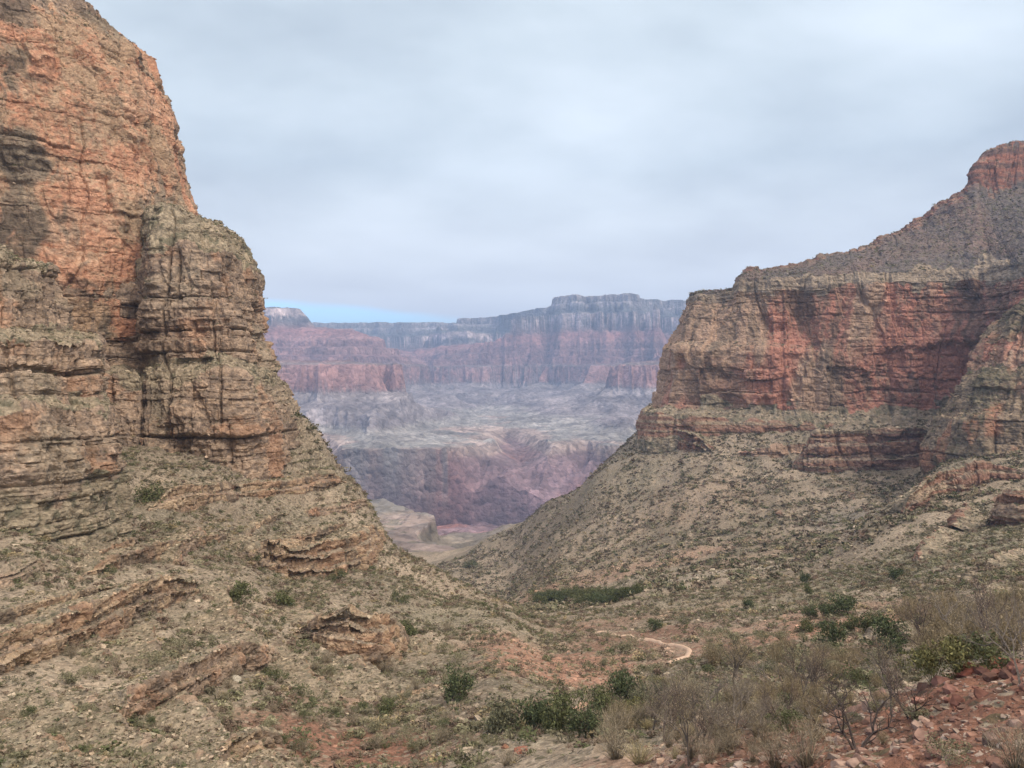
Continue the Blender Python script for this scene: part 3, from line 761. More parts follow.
def far_tilt(x, y):
    return 0.02 * np.maximum(y - 4000, 0) - 150 * sstep(900, -300, x) * sstep(8500, 10500, y)
def far_H(x, y):
    wx = x + 260 * fbm(x / 1500, y / 1500, 1.3, 4)
    wy = y + 260 * fbm(x / 1500, y / 1500, 8.3, 4)
    rd = ridged(wx / 1000, wy / 2600, 4.0, 5)
    rd2 = ridged(wx / 330, wy / 420, 6.0, 4)
    # the Tonto slopes rise on both sides away from the long side canyon in the middle
    mid = np.interp(wy, [2000, 4100, 5000, 6300, 7600, 9000], [60, 0, -140, -260, -120, 0])
    off = np.abs(wx - mid)
    spur = ridged(wx / 1500 + 0.2 * rd2, (wy + 0.5 * off) / 620, 5.5, 4)
    b = -292 + 0.05 * off + 60 * spur * sstep(100, 900, off) * sstep(3700, 4600, wy) + 30 * fbm(wx / 500, wy / 500, 2.0, 4) + 0.012 * (wy - 4000)
    # far wall climbing to the north rim
    edge = 10300 - 500 * np.exp(-((wx - 1900) / 900) ** 2) + 1900 * sstep(0, -900, wx) * 1.0
    wall = 800 - (edge - wy) * 0.40 + 900 * (rd - 0.38) * sstep(11800, 9300, wy) + 150 * rd2
    wall = np.where(wy > edge, 900, wall)
    b = np.maximum(b, np.minimum(wall, 1000))
    # long ridges coming down on both sides to the side canyon in the middle: crest points (u, v, distance)
    for ri, rdg in enumerate(RIDGES):
        best = np.full(x.shape, -9999.0)
        for (u0, v0, d0), (u1, v1, d1) in zip(rdg[:-1], rdg[1:]):
            a = px(u0, v0, d0); c = px(u1, v1, d1)
            za = np.interp(a[2] - float(far_tilt(a[0], a[1])), SOUT, SIN); zc = np.interp(c[2] - float(far_tilt(c[0], c[1])), SOUT, SIN)
            ex, ey = c[0] - a[0], c[1] - a[1]
            rx = x + 0.45 * (wx - x); ry = y + 0.45 * (wy - y)
            t = np.clip(((rx - a[0]) * ex + (ry - a[1]) * ey) / (ex * ex + ey * ey), 0, 1)
            dist = np.hypot(rx - a[0] - t * ex, ry - a[1] - t * ey)
            best = np.maximum(best, za + (zc - za) * t - 0.52 * np.maximum(dist - 40, 0) + 110 * rd2 * sstep(30, 300, dist) - 30)
        b = np.maximum(b, best)
    def butte(cx, cy, ax, ay, top, sl, k=1.0):
        q = np.hypot((wx - cx) / ax, (wy - cy) / ay)
        return np.minimum(top, top + (1 - q) * sl + k * 150 * (rd2 - 0.1))
    # gorge of the river and its side canyons
    rg = ridged(wx / 240, wy / 300, 3.0, 4)
    main = [(-5000, 3600), (-2500, 3000), (-1200, 2850), (-300, 2950), (300, 3250), (1500, 3050), (4000, 3800)]
    dm = seg_dist(wx, wy, main)
    b = np.minimum(b, -760 + dm * 0.52 + 150 * rg * sstep(60, 500, dm))
    for pl, w0, bot in (([(60, 3250), (0, 4100), (-140, 5000), (-260, 6300), (-120, 7600)], 0.30, -500),
                        ([(300, 3250), (900, 4300), (1250, 5400), (1900, 6600)], 0.45, -480),
                        ([(-700, 2900), (-900, 3700), (-1050, 4300)], 0.7, -470),
                        ([(-260, 2950), (-120, 2300), (-60, 1850), (-130, 1500), (-190, 1250)], 1.3, -420)):
        dn = seg_dist(x + 0.35 * (wx - x), y + 0.35 * (wy - y), pl)
        along = sstep(3200, 7600, y) * 260 if bot < -450 else sstep(2300, 1300, y) * 130
        cut = bot + along + dn * w0 + 70 * rg * sstep(30, 200, dn)
        b = np.where(cut < -240, np.minimum(b, cut), np.minimum(b, cut + np.maximum(cut + 240, 0) * 4))
    z = np.interp(b, SIN, SOUT)
    z = z + 10 * fbm(x / 90, y / 90, 5.0, 4) + 4 * fbm(x / 30, y / 30, 5.0, 2)
    # ground east of the near platform's edge falls away towards the river
    e = x - (-212 + (y - 1460) * 0.50) + 45 * fbm(x / 160, y / 160, 4.0, 3)
    e = np.maximum(e, x - (-107 - (y - 1650) * 0.66) + 60 * fbm(x / 160, y / 160, 4.0, 3))
    cap = -262 - 0.165 * (y - 1300) + 22 * fbm(x / 120, y / 120, 7.0, 4) + np.maximum(-e - 30, 0) * 2.0 + 0.5 * np.clip(-e, 0, 30) + 22 * sstep(-28, -44, e)
    z = np.minimum(z, np.where(y < 3600, cap, 9999))
    return z + far_tilt(x, y), b
fu = np.linspace(60, 860, 900)
fd = np.exp(np.linspace(math.log(1280), math.log(15500), 1250))
UF, DF = np.meshgrid(fu, fd, indexing='ij')
XF = (UF - 512) / F * DF
ZF, BF = far_H(XF, DF)
ZF = ZF - 25 * (1 - sstep(1290, 1420, DF))
def far_col(x, y, z):
    s = z - far_tilt(x, y) + 14 * fbm(x / 400, y / 400, 3.0, 3)
    st = [(-700, (0.15, 0.09, 0.085)), (-520, (0.19, 0.11, 0.105)), (-400, (0.215, 0.125, 0.115)), (-350, (0.22, 0.135, 0.115)), (-335, (0.33, 0.23, 0.16)), (-295, (0.35, 0.26, 0.18)),
          (-288, (0.25, 0.24, 0.185)), (-262, (0.29, 0.27, 0.21)), (-238, (0.21, 0.18, 0.16)), (-180, (0.27, 0.235, 0.205)), (-140, (0.19, 0.165, 0.15)), (-105, (0.29, 0.25, 0.21)), (-75, (0.21, 0.175, 0.15)), (-60, (0.34, 0.155, 0.105)),
          (95, (0.36, 0.17, 0.12)), (105, (0.20, 0.155, 0.12)), (135, (0.25, 0.11, 0.08)), (160, (0.32, 0.17, 0.12)), (190, (0.22, 0.10, 0.08)), (240, (0.33, 0.17, 0.12)), (280, (0.22, 0.105, 0.08)),
          (345, (0.31, 0.15, 0.11)), (440, (0.31, 0.12, 0.08)), (500, (0.20, 0.13, 0.10)), (520, (0.20, 0.16, 0.13)), (560, (0.11, 0.11, 0.09)), (590, (0.13, 0.12, 0.10)), (605, (0.55, 0.43, 0.34)), (668, (0.50, 0.39, 0.31)), (690, (0.10, 0.105, 0.085)),
          (790, (0.18, 0.17, 0.13)), (805, (0.36, 0.31, 0.26)), (825, (0.13, 0.125, 0.095)), (900, (0.30, 0.26, 0.21)), (925, (0.08, 0.085, 0.06))]
    zs = [a for a, _ in st]; cs = np.array([c for _, c in st])
    c = np.stack([np.interp(s, zs, cs[:, i]) for i in range(3)], -1)
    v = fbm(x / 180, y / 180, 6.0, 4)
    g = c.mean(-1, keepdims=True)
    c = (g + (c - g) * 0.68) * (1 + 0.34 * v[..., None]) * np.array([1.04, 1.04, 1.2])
    # red shale outcrops on the gorge slopes
    rs = np.exp(-((x + 300) / 130) ** 2 - ((y - 3350) / 260) ** 2) + 0.25 * sstep(0.3, 0.8, fbm(x / 260, y / 260, 9.0, 3)) * (s < -340)
    c = mixc(c, (0.34, 0.14, 0.10), np.clip(rs * 0.7, 0, 0.6) * (s < -300))
    # scrub and pale wash on the near platform
    npf = (y < 2300) * sstep(-0.2, 0.5, v)
    c = mixc(c, (0.21, 0.19, 0.155), (y < 2150) * (s < -300) * 0.85)
    c = mixc(c, (0.33, 0.28, 0.21), npf * 0.4)
    c = c * (1 - 0.22 * (y < 2400) * sstep(-340, -300, s))[..., None]
    return c
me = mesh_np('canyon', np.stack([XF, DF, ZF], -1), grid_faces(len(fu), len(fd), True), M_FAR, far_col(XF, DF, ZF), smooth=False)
tag(link(me, 'canyon'), kind='structure')
# plain terrain under everything, out to the horizon
gx, gy = np.meshgrid(np.linspace(-19000, 19000, 150), np.linspace(-2500, 19000, 100), indexing='ij')
gz = -330 + 60 * fbm(gx / 1500, gy / 1500, 2.0, 3) - 430 * sstep(1200, 2500, gy) * sstep(5200, 3600, gy) + 1150 * sstep(11500, 15500, gy) * sstep(-12000, 0, -np.abs(gx) + 9000) - 420 * (gy < 11500)
me = mesh_np('terrain', np.stack([gx, gy, gz], -1), grid_faces(150, 100, True), M_FAR, np.full((gx.size, 3), 0.22), smooth=True)
tag(link(me, 'terrain'), kind='structure')
print('far', round(time.time() - T0, 1))

# ------------------------------------------------------------------ haze: one closed box of even air
def make_haze(dens):
    x0, x1, y0, y1, z0, z1 = -20000, 20000, -3000, 20000, -1250, 1500
    V = [(x0,y0,z0),(x1,y0,z0),(x1,y1,z0),(x0,y1,z0),(x0,y0,z1),(x1,y0,z1),(x1,y1,z1),(x0,y1,z1)]
    Fc = [(0,3,2,1),(4,5,6,7),(0,1,5,4),(1,2,6,5),(2,3,7,6),(3,0,4,7)]
    m = bpy.data.materials.new('haze_air'); m.use_nodes = True
    nt = m.node_tree
    for n in list(nt.nodes): nt.nodes.remove(n)
    out = nt.nodes.new('ShaderNodeOutputMaterial')
    pv = nt.nodes.new('ShaderNodeVolumePrincipled')
    pv.inputs['Color'].default_value = (0.43, 0.61, 1.0, 1)
    pv.inputs['Density'].default_value = dens
    pv.inputs['Anisotropy'].default_value = 0.0
    nt.links.new(pv.outputs[0], out.inputs['Volume'])
    me = mesh_np('haze', V, Fc, m)
    o = link(me, 'haze'); tag(o, kind='stuff')
make_haze(0.000082)

# ------------------------------------------------------------------ plants and stones
def tint_mat(name, contrast=0.25, scale=3.0, rough=0.9):
    m, nt, b = new_mat(name)
    N, L = nt.nodes, nt.links
    at = N.new('ShaderNodeAttribute'); at.attribute_name = 'tint'
    geo = N.new('ShaderNodeNewGeometry')
    n = N.new('ShaderNodeTexNoise'); n.inputs['Scale'].default_value = scale; n.inputs['Detail'].default_value = 4
    L.new(geo.outputs['Position'], n.inputs['Vector'])
    mr = N.new('ShaderNodeMapRange'); mr.inputs[1].default_value = 0.3; mr.inputs[2].default_value = 0.7
    mr.inputs[3].default_value = 1 - contrast; mr.inputs[4].default_value = 1 + contrast
    L.new(n.outputs['Fac'], mr.inputs[0])
    mu = N.new('ShaderNodeVectorMath'); mu.operation = 'SCALE'
    L.new(at.outputs['Color'], mu.inputs[0]); L.new(mr.outputs[0], mu.inputs['Scale'])
    L.new(mu.outputs[0], b.inputs['Base Color']); b.inputs['Roughness'].default_value = rough
    return m
M_LEAF = tint_mat('desert_foliage')
M_WOOD = tint_mat('bark', 0.3, 12)
M_STONE = tint_mat('broken_stone', 0.35, 4.0)
OLIVE = (0.095, 0.105, 0.052); DKGREEN = (0.075, 0.092, 0.045); SAGE = (0.195, 0.185, 0.115); TWIG = (0.23, 0.185, 0.115); GREYTWIG = (0.25, 0.21, 0.15)
YGREEN = (0.145, 0.14, 0.06); STRAW = (0.36, 0.31, 0.18); BROWNR = (0.15, 0.10, 0.075)

def leaf_cloud(r, n, centers, radii, leaf, flat=1.0, shell=0.55):
    """n small triangles spread through several lumps"""
    k = r.integers(0, len(centers), n)
    d = r.normal(size=(n, 3)); d /= np.linalg.norm(d, axis=1, keepdims=True)
    rad = (shell + (1 - shell) * r.random(n) ** 0.5)[:, None]
    c = np.asarray(centers)[k] + d * rad * np.asarray(radii)[k][:, None] * np.array([1, 1, flat])
    a = r.normal(size=(n, 3)); a /= np.linalg.norm(a, axis=1, keepdims=True)
    b = np.cross(a, r.normal(size=(n, 3))); b /= np.linalg.norm(b, axis=1, keepdims=True)
    s = leaf * (0.6 + 0.8 * r.random(n))[:, None]
    V = np.stack([c - a * s, c + a * s * 0.8 + b * s * 0.5, c + b * s * 1.1 - a * s * 0.1], 1)
    return V.reshape(-1, 3)
def twig_fan(r, n, R, Hh, w, droop=0.25, splits=2):
    """thin upright twigs from a common root, each a narrow sliver with side shoots"""
    T = []
    for i in range(n):
        az = r.random() * 6.283; lean = r.random() ** 0.7
        top = np.array([math.cos(az) * lean * R, math.sin(az) * lean * R, Hh * (1 - 0.45 * lean ** 2) * (0.6 + 0.4 * r.random())])
        root = np.array([math.cos(az), math.sin(az), 0]) * R * 0.18 * r.random()
        mid = root * 0.5 + top * 0.5 + r.normal(size=3) * 0.06 * R + np.array([0, 0, 0.08 * Hh])
        side = np.cross(top - root, r.normal(size=3)); side /= np.linalg.norm(side) + 1e-9
        for a, b, ww in ((root, mid, w), (mid, top, w * 0.6)):
            T.append([a - side * ww, a + side * ww, b])
            T.append([b - side * ww * 0.5, b + side * ww * 0.5, a])
        for q in range(splits):
            t = 0.35 + 0.6 * r.random(); p = mid + (top - mid) * t
            e = p + r.normal(size=3) * np.array([0.22, 0.22, 0.14]) * R + np.array([0, 0, 0.16 * Hh])
            T.append([p - side * w * 0.4, p + side * w * 0.4, e])
    return np.array(T).reshape(-1, 3)
def branch_tree(r, Hh, spread, w0, depth=5, trunks=1, up=0.5, wob=0.35):
    """bare tree: tapering square limbs that fork"""
    V, Fc = [], []
    def limb(p, d, L, w, k):
        segs = 3
        prev = None; q = p.copy(); dd_ = d.copy()
        for s_ in range(segs + 1):
            t = s_ / segs; ww = w * (1 - 0.4 * t)
            a = np.cross(dd_, [0.3, 0.5, 0.8]); a /= np.linalg.norm(a); b = np.cross(dd_, a)
            base = len(V)
            for ca, cb in ((1, 0), (0, 1), (-1, 0), (0, -1)): V.append(q + (a * ca + b * cb) * ww)
            if prev is not None:
                for e in range(4): Fc.append([prev + e, prev + (e + 1) % 4, base + (e + 1) % 4, base + e])
            prev = base
            if s_ < segs:
                q = q + dd_ * L / segs
                dd_ = dd_ + r.normal(size=3) * wob * 0.35; dd_[2] += 0.06 * up; dd_ /= np.linalg.norm(dd_)
        if k <= 0: return
        for i in range(2 if k < depth - 1 else 3):
            nd = dd_ + r.normal(size=3) * np.array([spread, spread, spread * 0.55]); nd[2] = nd[2] * 0.8 + up * 0.35
            nd /= np.linalg.norm(nd)
            limb(q - d * 0.001, nd, L * (0.62 + 0.2 * r.random()), w * 0.58, k - 1)
        if r.random() < 0.7:
            nd = d + r.normal(size=3) * spread; nd[2] = abs(nd[2]) * 0.7 + 0.1; nd /= np.linalg.norm(nd)
            limb(p + (q - p) * 0.5, nd, L * 0.6, w * 0.4, k - 2)
    for t in range(trunks):
        d = np.array([r.normal() * 0.25, r.normal() * 0.25, 1.0]) if trunks == 1 else np.array([math.cos(t * 6.28 / trunks + r.random()) * 0.6, math.sin(t * 6.28 / trunks + r.random()) * 0.6, 1.0])
        d /= np.linalg.norm(d)
        limb(np.array([0, 0, -0.05 * Hh]), d, Hh * 0.33, w0, depth)
    V = np.array(V); V *= Hh / max(V[:, 2].max(), 1e-3)
    return V, np.array(Fc)
def rock_verts(r, n=14, flat=0.6):
    """angular block: convex hull of a few random points"""
    bm = bmesh.new()
    for i in range(n):
        d = r.normal(size=3); d /= np.linalg.norm(d)
        d = np.sign(d) * np.abs(d) ** 0.7
        bm.verts.new(d * np.array([1, 0.75 + 0.2 * r.random(), flat]) * (0.85 + 0.25 * r.random()))
    res = bmesh.ops.convex_hull(bm, input=bm.verts)
    junk = [e for e in res['geom_interior'] if isinstance(e, bmesh.types.BMVert)]
    bmesh.ops.delete(bm, geom=junk, context='VERTS')
    bmesh.ops.triangulate(bm, faces=bm.faces)
    bm.verts.index_update()
    V = np.array([v.co[:] for v in bm.verts]); Fc = np.array([[v.index for v in f.verts] for f in bm.faces])
    bm.free()
    return V, Fc
def tri_faces(V): return np.arange(len(V)).reshape(-1, 3)
rs = np.random.default_rng(21)
def scatter(name, label, protos, P, size, rot, colr, mat, jit=0.18):
    """one mesh of many copies: protos [(V, F)], P points, per copy size (n,3), turn and colour"""
    VV, FF, CC = [], [], []
    off = 0
    which = rs.integers(0, len(protos), len(P))
    for k, (V, Fc) in enumerate(protos):
        idx = np.where(which == k)[0]
        if not len(idx): continue
        c, s = np.cos(rot[idx]), np.sin(rot[idx])
        X = V[None, :, 0] * c[:, None] - V[None, :, 1] * s[:, None]
        Y = V[None, :, 0] * s[:, None] + V[None, :, 1] * c[:, None]
        Z = np.broadcast_to(V[None, :, 2], X.shape)
        W = np.stack([X, Y, Z], -1) * size[idx][:, None, :] + P[idx][:, None, :]
        vj = 1 + jit * rs.normal(size=(1, len(V), 1))
        C_ = np.clip(colr[idx][:, None, :] * vj, 0.01, 1)
        VV.append(W.reshape(-1, 3)); CC.append(C_.reshape(-1, 3))
        FF.append((Fc[None] + (np.arange(len(idx)) * len(V))[:, None, None] + off).reshape(-1, 3))
        off += len(idx) * len(V)
    me = mesh_np(name, np.concatenate(VV), np.concatenate(FF), mat, np.concatenate(CC))
    o = link(me, name); tag(o, label=label, kind='stuff')
    return o
def lump_proto(seed, n, leaf, low=False):
    r = np.random.default_rng(seed)
    k = 4
    cs = np.stack([r.normal(0, 0.32, k), r.normal(0, 0.32, k), 0.35 + 0.2 * r.random(k)], 1); rd = 0.42 + 0.2 * r.random(k)
    V = leaf_cloud(r, n, cs, rd, leaf, 0.85, 0.5); V[:, 2] = np.maximum(V[:, 2], -0.05)
    return V, tri_faces(V)
near_protos = [lump_proto(s_, 64, 0.22) for s_ in range(4)]
for s_ in range(2):
    V = twig_fan(np.random.default_rng(60 + s_), 22, 0.7, 1.0, 0.04); near_protos.append((V, tri_faces(V)))
far_protos = [lump_proto(10 + s_, 15, 0.46) for s_ in range(4)]
rock_protos = [rock_verts(np.random.default_rng(s_ + 40), 11) for s_ in range(6)]
def ground_pts(n, d0, d1, u0=-40, u1=1064, thin=1.0):
    D = np.sqrt(rs.random(n) * (d1 ** 2 - d0 ** 2) + d0 ** 2)
    u = u0 + (u1 - u0) * rs.random(n)
    x = (u - 512) / F * D
    keep = rs.random(n) < 0.22 + 0.78 * sstep(-0.45, 0.4, fbm(x / 16, D / 16, 3.1, 4)) * thin
    x, D = x[keep], D[keep]
    far_off = np.minimum(seg_dist(x, D, TR_XY[0]), seg_dist(x, D, TR_XY[1])) > 3.2
    x, D = x[far_off], D[far_off]
    gc = ground_col(x, D, 0 * x); bare = sstep(1.65, 2.1, gc[:, 0] / gc[:, 2])
    k_ = rs.random(len(x)) > 0.65 * bare
    x, D = x[k_], D[k_]
    return np.stack([x, D, Hn(x, D)], 1)
def scrub_cols(n, lush=0.5):
    pal = np.array([SAGE, (0.155, 0.14, 0.095), (0.115, 0.11, 0.065), (0.14, 0.10, 0.075), (0.20, 0.155, 0.115), OLIVE, (0.27, 0.22, 0.13)])
    return pal[rs.choice(len(pal), n, p=[.2, .2, .17, .13, .12, .12, .06])] * (0.75 + 0.5 * rs.random((n, 1)))
def szs(n, a, b, flat=(0.5, 0.9)):
    s_ = a * (b / a) ** (rs.random(n) ** 1.7 * 1.12)
    return np.stack([s_, s_, s_ * (flat[0] + (flat[1] - flat[0]) * rs.random(n))], 1)
P = ground_pts(62000, 62, 360); n = len(P)
scatter('desert_scrub', 'low grey green and olive scrub dotted over the near slopes', near_protos, P, szs(n, 0.4, 1.5), rs.random(n) * 6.28, scrub_cols(n) * 1.05, M_LEAF)
P = ground_pts(120000, 360, 1150); n = len(P)
scatter('desert_scrub', 'small dark scrub speckling the far talus fan and benches', far_protos, P, szs(n, 0.8, 2.8), rs.random(n) * 6.28, scrub_cols(n) * 0.88, M_LEAF)
def stone_cols(P, lo=0.8, hi=1.45):
    c = ground_col(P[:, 0], P[:, 1], P[:, 2])
    return c * (lo + (hi - lo) * rs.random((len(P), 1)))
P = ground_pts(15000, 40, 360); n = len(P)
scatter('rubble', 'pale broken stones strewn over the near slopes', rock_protos, P, szs(n, 0.12, 0.8, (0.7, 1.1)), rs.random(n) * 6.28, stone_cols(P), M_STONE)
P = ground_pts(36000, 360, 1100); n = len(P)
scatter('rubble', 'fallen stones strewn over the talus under the right cliffs', rock_protos, P, szs(n, 0.5, 1.6, (0.7, 1.1)), rs.random(n) * 6.28, stone_cols(P), M_STONE)
# scrub and fallen stones on the ledges and screes of the cliffs
pp, ss, cq = [], [], []
for (P2, g2, colr_) in ROCKSURF:
    nz = np.abs(g2[..., 2]).ravel(); Pr = P2.reshape(-1, 3)
    sx = 512 + F * Pr[:, 0] / Pr[:, 1]; sy = 384 - F * Pr[:, 2] / Pr[:, 1]
    ok = (nz > 0.6) & (sx > -20) & (sx < 1044) & (sy > -20) & (sy < 788)
    idx = np.where(ok)[0]
    if not len(idx): continue
    idx = rs.choice(idx, min(len(idx), max(60, len(idx) // 14)), replace=False)
    cq.append(colr_.reshape(-1, 3)[idx]); pp.append(Pr[idx]); ss.append(np.clip(Pr[idx, 1] / 420, 0.3, 2.0))
P = np.concatenate(pp); sc0 = np.concatenate(ss); n = len(P)
half = rs.random(n) < 0.5
a = np.where(half)[0]; b = np.where(~half)[0]
scatter('ledge_scrub', 'tufts of scrub growing on the ledges of the cliffs', far_protos, P[a], szs(len(a), 0.35, 1.2) * sc0[a][:, None], rs.random(len(a)) * 6.28, scrub_cols(len(a)), M_LEAF)
cc = np.concatenate(cq)[b] * (0.8 + 0.7 * rs.random((len(b), 1)))
scatter('ledge_rubble', 'fallen blocks lying on the ledges and scree of the cliffs', rock_protos, P[b], szs(len(b), 0.3, 1.3, (0.7, 1.1)) * sc0[b][:, None], rs.random(len(b)) * 6.28, cc, M_STONE)
print('scatter', round(time.time() - T0, 1))

# --- trail: a ribbon of trodden pale earth
def trail(path_px, width, colr):
    pts = np.array([((u - 512) / F * hit0(u, v), hit0(u, v)) for u, v in path_px])
    t = np.linspace(0, len(pts) - 1, 70)
    c = np.stack([np.interp(t, np.arange(len(pts)), pts[:, i]) for i in (0, 1)], 1)
    c[1:-1] = (c[:-2] + c[1:-1] * 2 + c[2:]) / 4
    tg = np.gradient(c, axis=0); tg /= np.linalg.norm(tg, axis=1, keepdims=True)
    nr = np.stack([-tg[:, 1], tg[:, 0]], 1)
    G = []
    for k in np.linspace(-1, 1, 5):
        q = c + nr * k * width / 2 * (1 + 0.2 * noise(t[:, None] * 2.1, 3.0 + k)[:, 0])[:, None]
        G.append(np.stack([q[:, 0], q[:, 1], Hn(q[:, 0], q[:, 1]) + (0.35 if abs(k) < 0.9 else -0.1)], 1))
    me = mesh_np('trail', np.stack(G), grid_faces(5, 70), M_GROUNDPATH, np.tile(colr, (350, 1)), smooth=True)
    tag(link(me, 'trail'), kind='structure')
M_GROUNDPATH = detail_mat('trodden_earth', (0.5, 3.0), (0.1, 0.1), ((2.0, 1.0),), 0.5, 0.2)
trail(TRAILS[0], 1.5, (0.50, 0.37, 0.28))
trail([(574, 712), (584, 704), (592, 700), (604, 702)], 1.5, (0.46, 0.30, 0.22))

# --- individual plants
def colored(V, base, r, jit=0.2):
    k = np.repeat(1 + jit * r.normal(size=len(V) // 3 + 1), 3)[:len(V)]
    return np.clip(np.asarray(base)[None] * k[:, None], 0.01, 1)
def proto_evergreen(name, seed, crown, n=1900, h=1.0, w=0.62, leaf=0.055):
    r = np.random.default_rng(seed)
    root = bpy.data.objects.new(name, None); COL.objects.link(root)
    V, Fc = branch_tree(r, 0.72 * h, 0.75, 0.028, 3, trunks=2, up=0.6)
    V[:, :2] *= 0.9
    link(mesh_np('trunk', V, Fc, M_WOOD, colored(V, (0.10, 0.08, 0.065), r)), 'trunk', root)
    k = 16
    a = r.random(k) * 6.28; q = r.random(k) ** 0.6
    zc = 0.17 + 0.66 * r.random(k)
    rr = w * 0.62 * q * np.sqrt(np.clip(1 - ((zc - 0.45) / 0.6) ** 2, 0.1, 1))
    cs = np.stack([np.cos(a) * rr, np.sin(a) * rr, zc * h], 1); rd = (0.15 + 0.12 * r.random(k)) * (w / 0.62)
    V = leaf_cloud(r, n, cs, rd, leaf, 0.85, 0.35)
    c = colored(V, crown, r, 0.28)
    link(mesh_np('crown', V, tri_faces(V), M_LEAF, c), 'crown', root)
    return root
def proto_bare(name, seed, h_trunks, wood, depth=5, spread=0.6, up=0.5, w0=0.022, buds=0, budc=TWIG):
    r = np.random.default_rng(seed)
    root = bpy.data.objects.new(name, None); COL.objects.link(root)
    V, Fc = branch_tree(r, 1.0, spread, w0, depth, trunks=h_trunks, up=up)
    link(mesh_np('branches', V, Fc, M_WOOD, colored(V, wood, r)), 'branches', root)
    if buds:
        tips = V[rs.integers(len(V) // 3, len(V), buds)]
        W = leaf_cloud(r, buds * 3, tips, np.full(len(tips), 0.06), 0.012, 1, 0.2)
        tw = link(mesh_np('twigs', W, tri_faces(W), M_LEAF, colored(W, budc, r)), 'twigs', root); tw['kind'] = 'stuff'
    return root
def proto_shrub(name, seed, kind):
    r = np.random.default_rng(seed)
    if kind == 'twig':
        V = twig_fan(r, 130, 0.62, 1.0, 0.0085, splits=5); c = GREYTWIG
    elif kind == 'brush':
        V = twig_fan(r, 120, 0.5, 1.0, 0.008, splits=5)
        W = leaf_cloud(r, 520, [(0, 0, .55), (.2, .1, .45), (-.2, -.1, .5)], [.38, .32, .32], 0.024, 1, 0.2); V = np.concatenate([V, W]); c = TWIG
    elif kind == 'straw':
        V = twig_fan(r, 170, 0.6, 0.9, 0.010, splits=1); c = STRAW
    else:
        k = 9
        cs = np.stack([r.normal(0, 0.3, k), r.normal(0, 0.3, k), 0.25 + 0.45 * r.random(k)], 1)
        V = leaf_cloud(r, 1000, cs, 0.2 + 0.14 * r.random(k), 0.045, 0.9, 0.35); V[:, 2] = np.maximum(V[:, 2], 0)
        W = twig_fan(r, 40, 0.5, 0.95, 0.008, splits=3); V = np.concatenate([V, W])
        c = {'green': OLIVE, 'yellow': YGREEN, 'sage': SAGE, 'dark': DKGREEN}[kind]
    me = mesh_np(name, V, tri_faces(V), M_WOOD if kind in ('twig', 'brush') else M_LEAF, colored(V, c, r, 0.25))
    o = link(me, name)
    return o
used = set()
def copy_tree(o, parent=None):
    c = o.copy(); COL.objects.link(c)
    if parent is not None: c.parent = parent
    for ch in list(o.children): copy_tree(ch, c)
    return c
def place(proto, u, v, hpx, label, cat, group, wide=1.0, sink=0.03, dmin=10):
    if proto.name in used:
        o = copy_tree(proto)
    else:
        o = proto; used.add(proto.name)
    p = hit(u, v, dmin)
    h = hpx / F * p[1] * (1.12 if cat == 'tree' else 1.12)
    o.location = (p[0], p[1], p[2] - sink * h)
    o.rotation_euler = (0, 0, rs.random() * 6.28)
    o.scale = (h * wide, h * wide, h)
    tag(o, label, cat, group)
    return o
TREES = [proto_evergreen('evergreen_tree', 100 + i, c, w=w_) for i, (c, w_) in enumerate([(DKGREEN, 0.95), ((0.10, 0.11, 0.05), 1.0), ((0.135, 0.135, 0.085), 0.9)])]
G1 = 'evergreen trees along the creek'
for (k, u, v, h, wd, lb) in [
  (0, 457, 701, 28, .72, 'dark round evergreen standing alone on the left slope above the creek'),
  (2, 503, 733, 36, .62, 'grey green loose evergreen, first of the creek row beyond the lone dark tree'),
  (0, 540, 731, 32, .8, 'dark evergreen with visible trunk, second in the creek row'),
  (1, 562, 732, 36, .7, 'broad mid green evergreen in the creek row, left of the pale path bend'),
  (0, 588, 738, 30, .75, 'dark evergreen at the low end of the creek row beside the grey brush'),
  (1, 601, 716, 26, .8, 'small evergreen just below the pale path bend by the creek'),
  (0, 623, 708, 34, .7, 'tall dark evergreen right of the pale path bend'),
  (2, 640, 712, 26, .7, 'dull green evergreen behind the leafless creek trees'),
  (2, 668, 704, 22, .8, 'low grey green tree between the creek and the zigzag trail')]:
    place(TREES[k], u, v, h, lb, 'tree', G1, wide=wd)
G2 = 'evergreens on the red knoll across the valley'
for (k, u, v, h, wd, lb) in [
  (0, 888, 648, 30, .75, 'largest dark evergreen on the red knoll across the valley'),
  (1, 872, 634, 20, .8, 'round evergreen directly left of the largest one on the knoll'),
  (0, 894, 656, 18, .9, 'evergreen at the foot of the largest tree on the knoll'),
  (0, 832, 644, 22, .75, 'dark evergreen on the left flank of the red knoll'),
  (1, 853, 634, 16, .9, 'small evergreen on top of the knoll left of the bare red earth'),
  (0, 843, 615, 18, .95, 'dark spreading evergreen behind the red knoll'),
  (0, 829, 618, 14, .95, 'small dark evergreen beside the spreading one behind the knoll'),
  (0, 812, 619, 12, .8, 'smallest evergreen of the row behind the knoll'),
  (1, 806, 632, 12, .8, 'little bush like evergreen below the row behind the knoll'),
  (0, 895, 580, 12, .8, 'lone dark juniper high on the grey green right slope'),
  (0, 804, 582, 9, .8, 'tiny lone juniper on the pale bench'),
  (1, 807, 594, 9, .8, 'tiny juniper just below the other on the pale bench'),
  (0, 749, 608, 9, .9, 'tiny round juniper near the trail end of the pale bench'),
  (0, 655, 630, 10, .95, 'tiny juniper right beside the zigzag trail'),
  (1, 920, 632, 14, 1.0, 'evergreen bush at the brushy edge right of the knoll'),
  (2, 766, 676, 15, 1.1, 'low green bushy tree in the brush below the knoll')]:
    place(TREES[k], u, v, h, lb, 'tree', G2, wide=wd)
G3 = 'evergreens on the left slope'
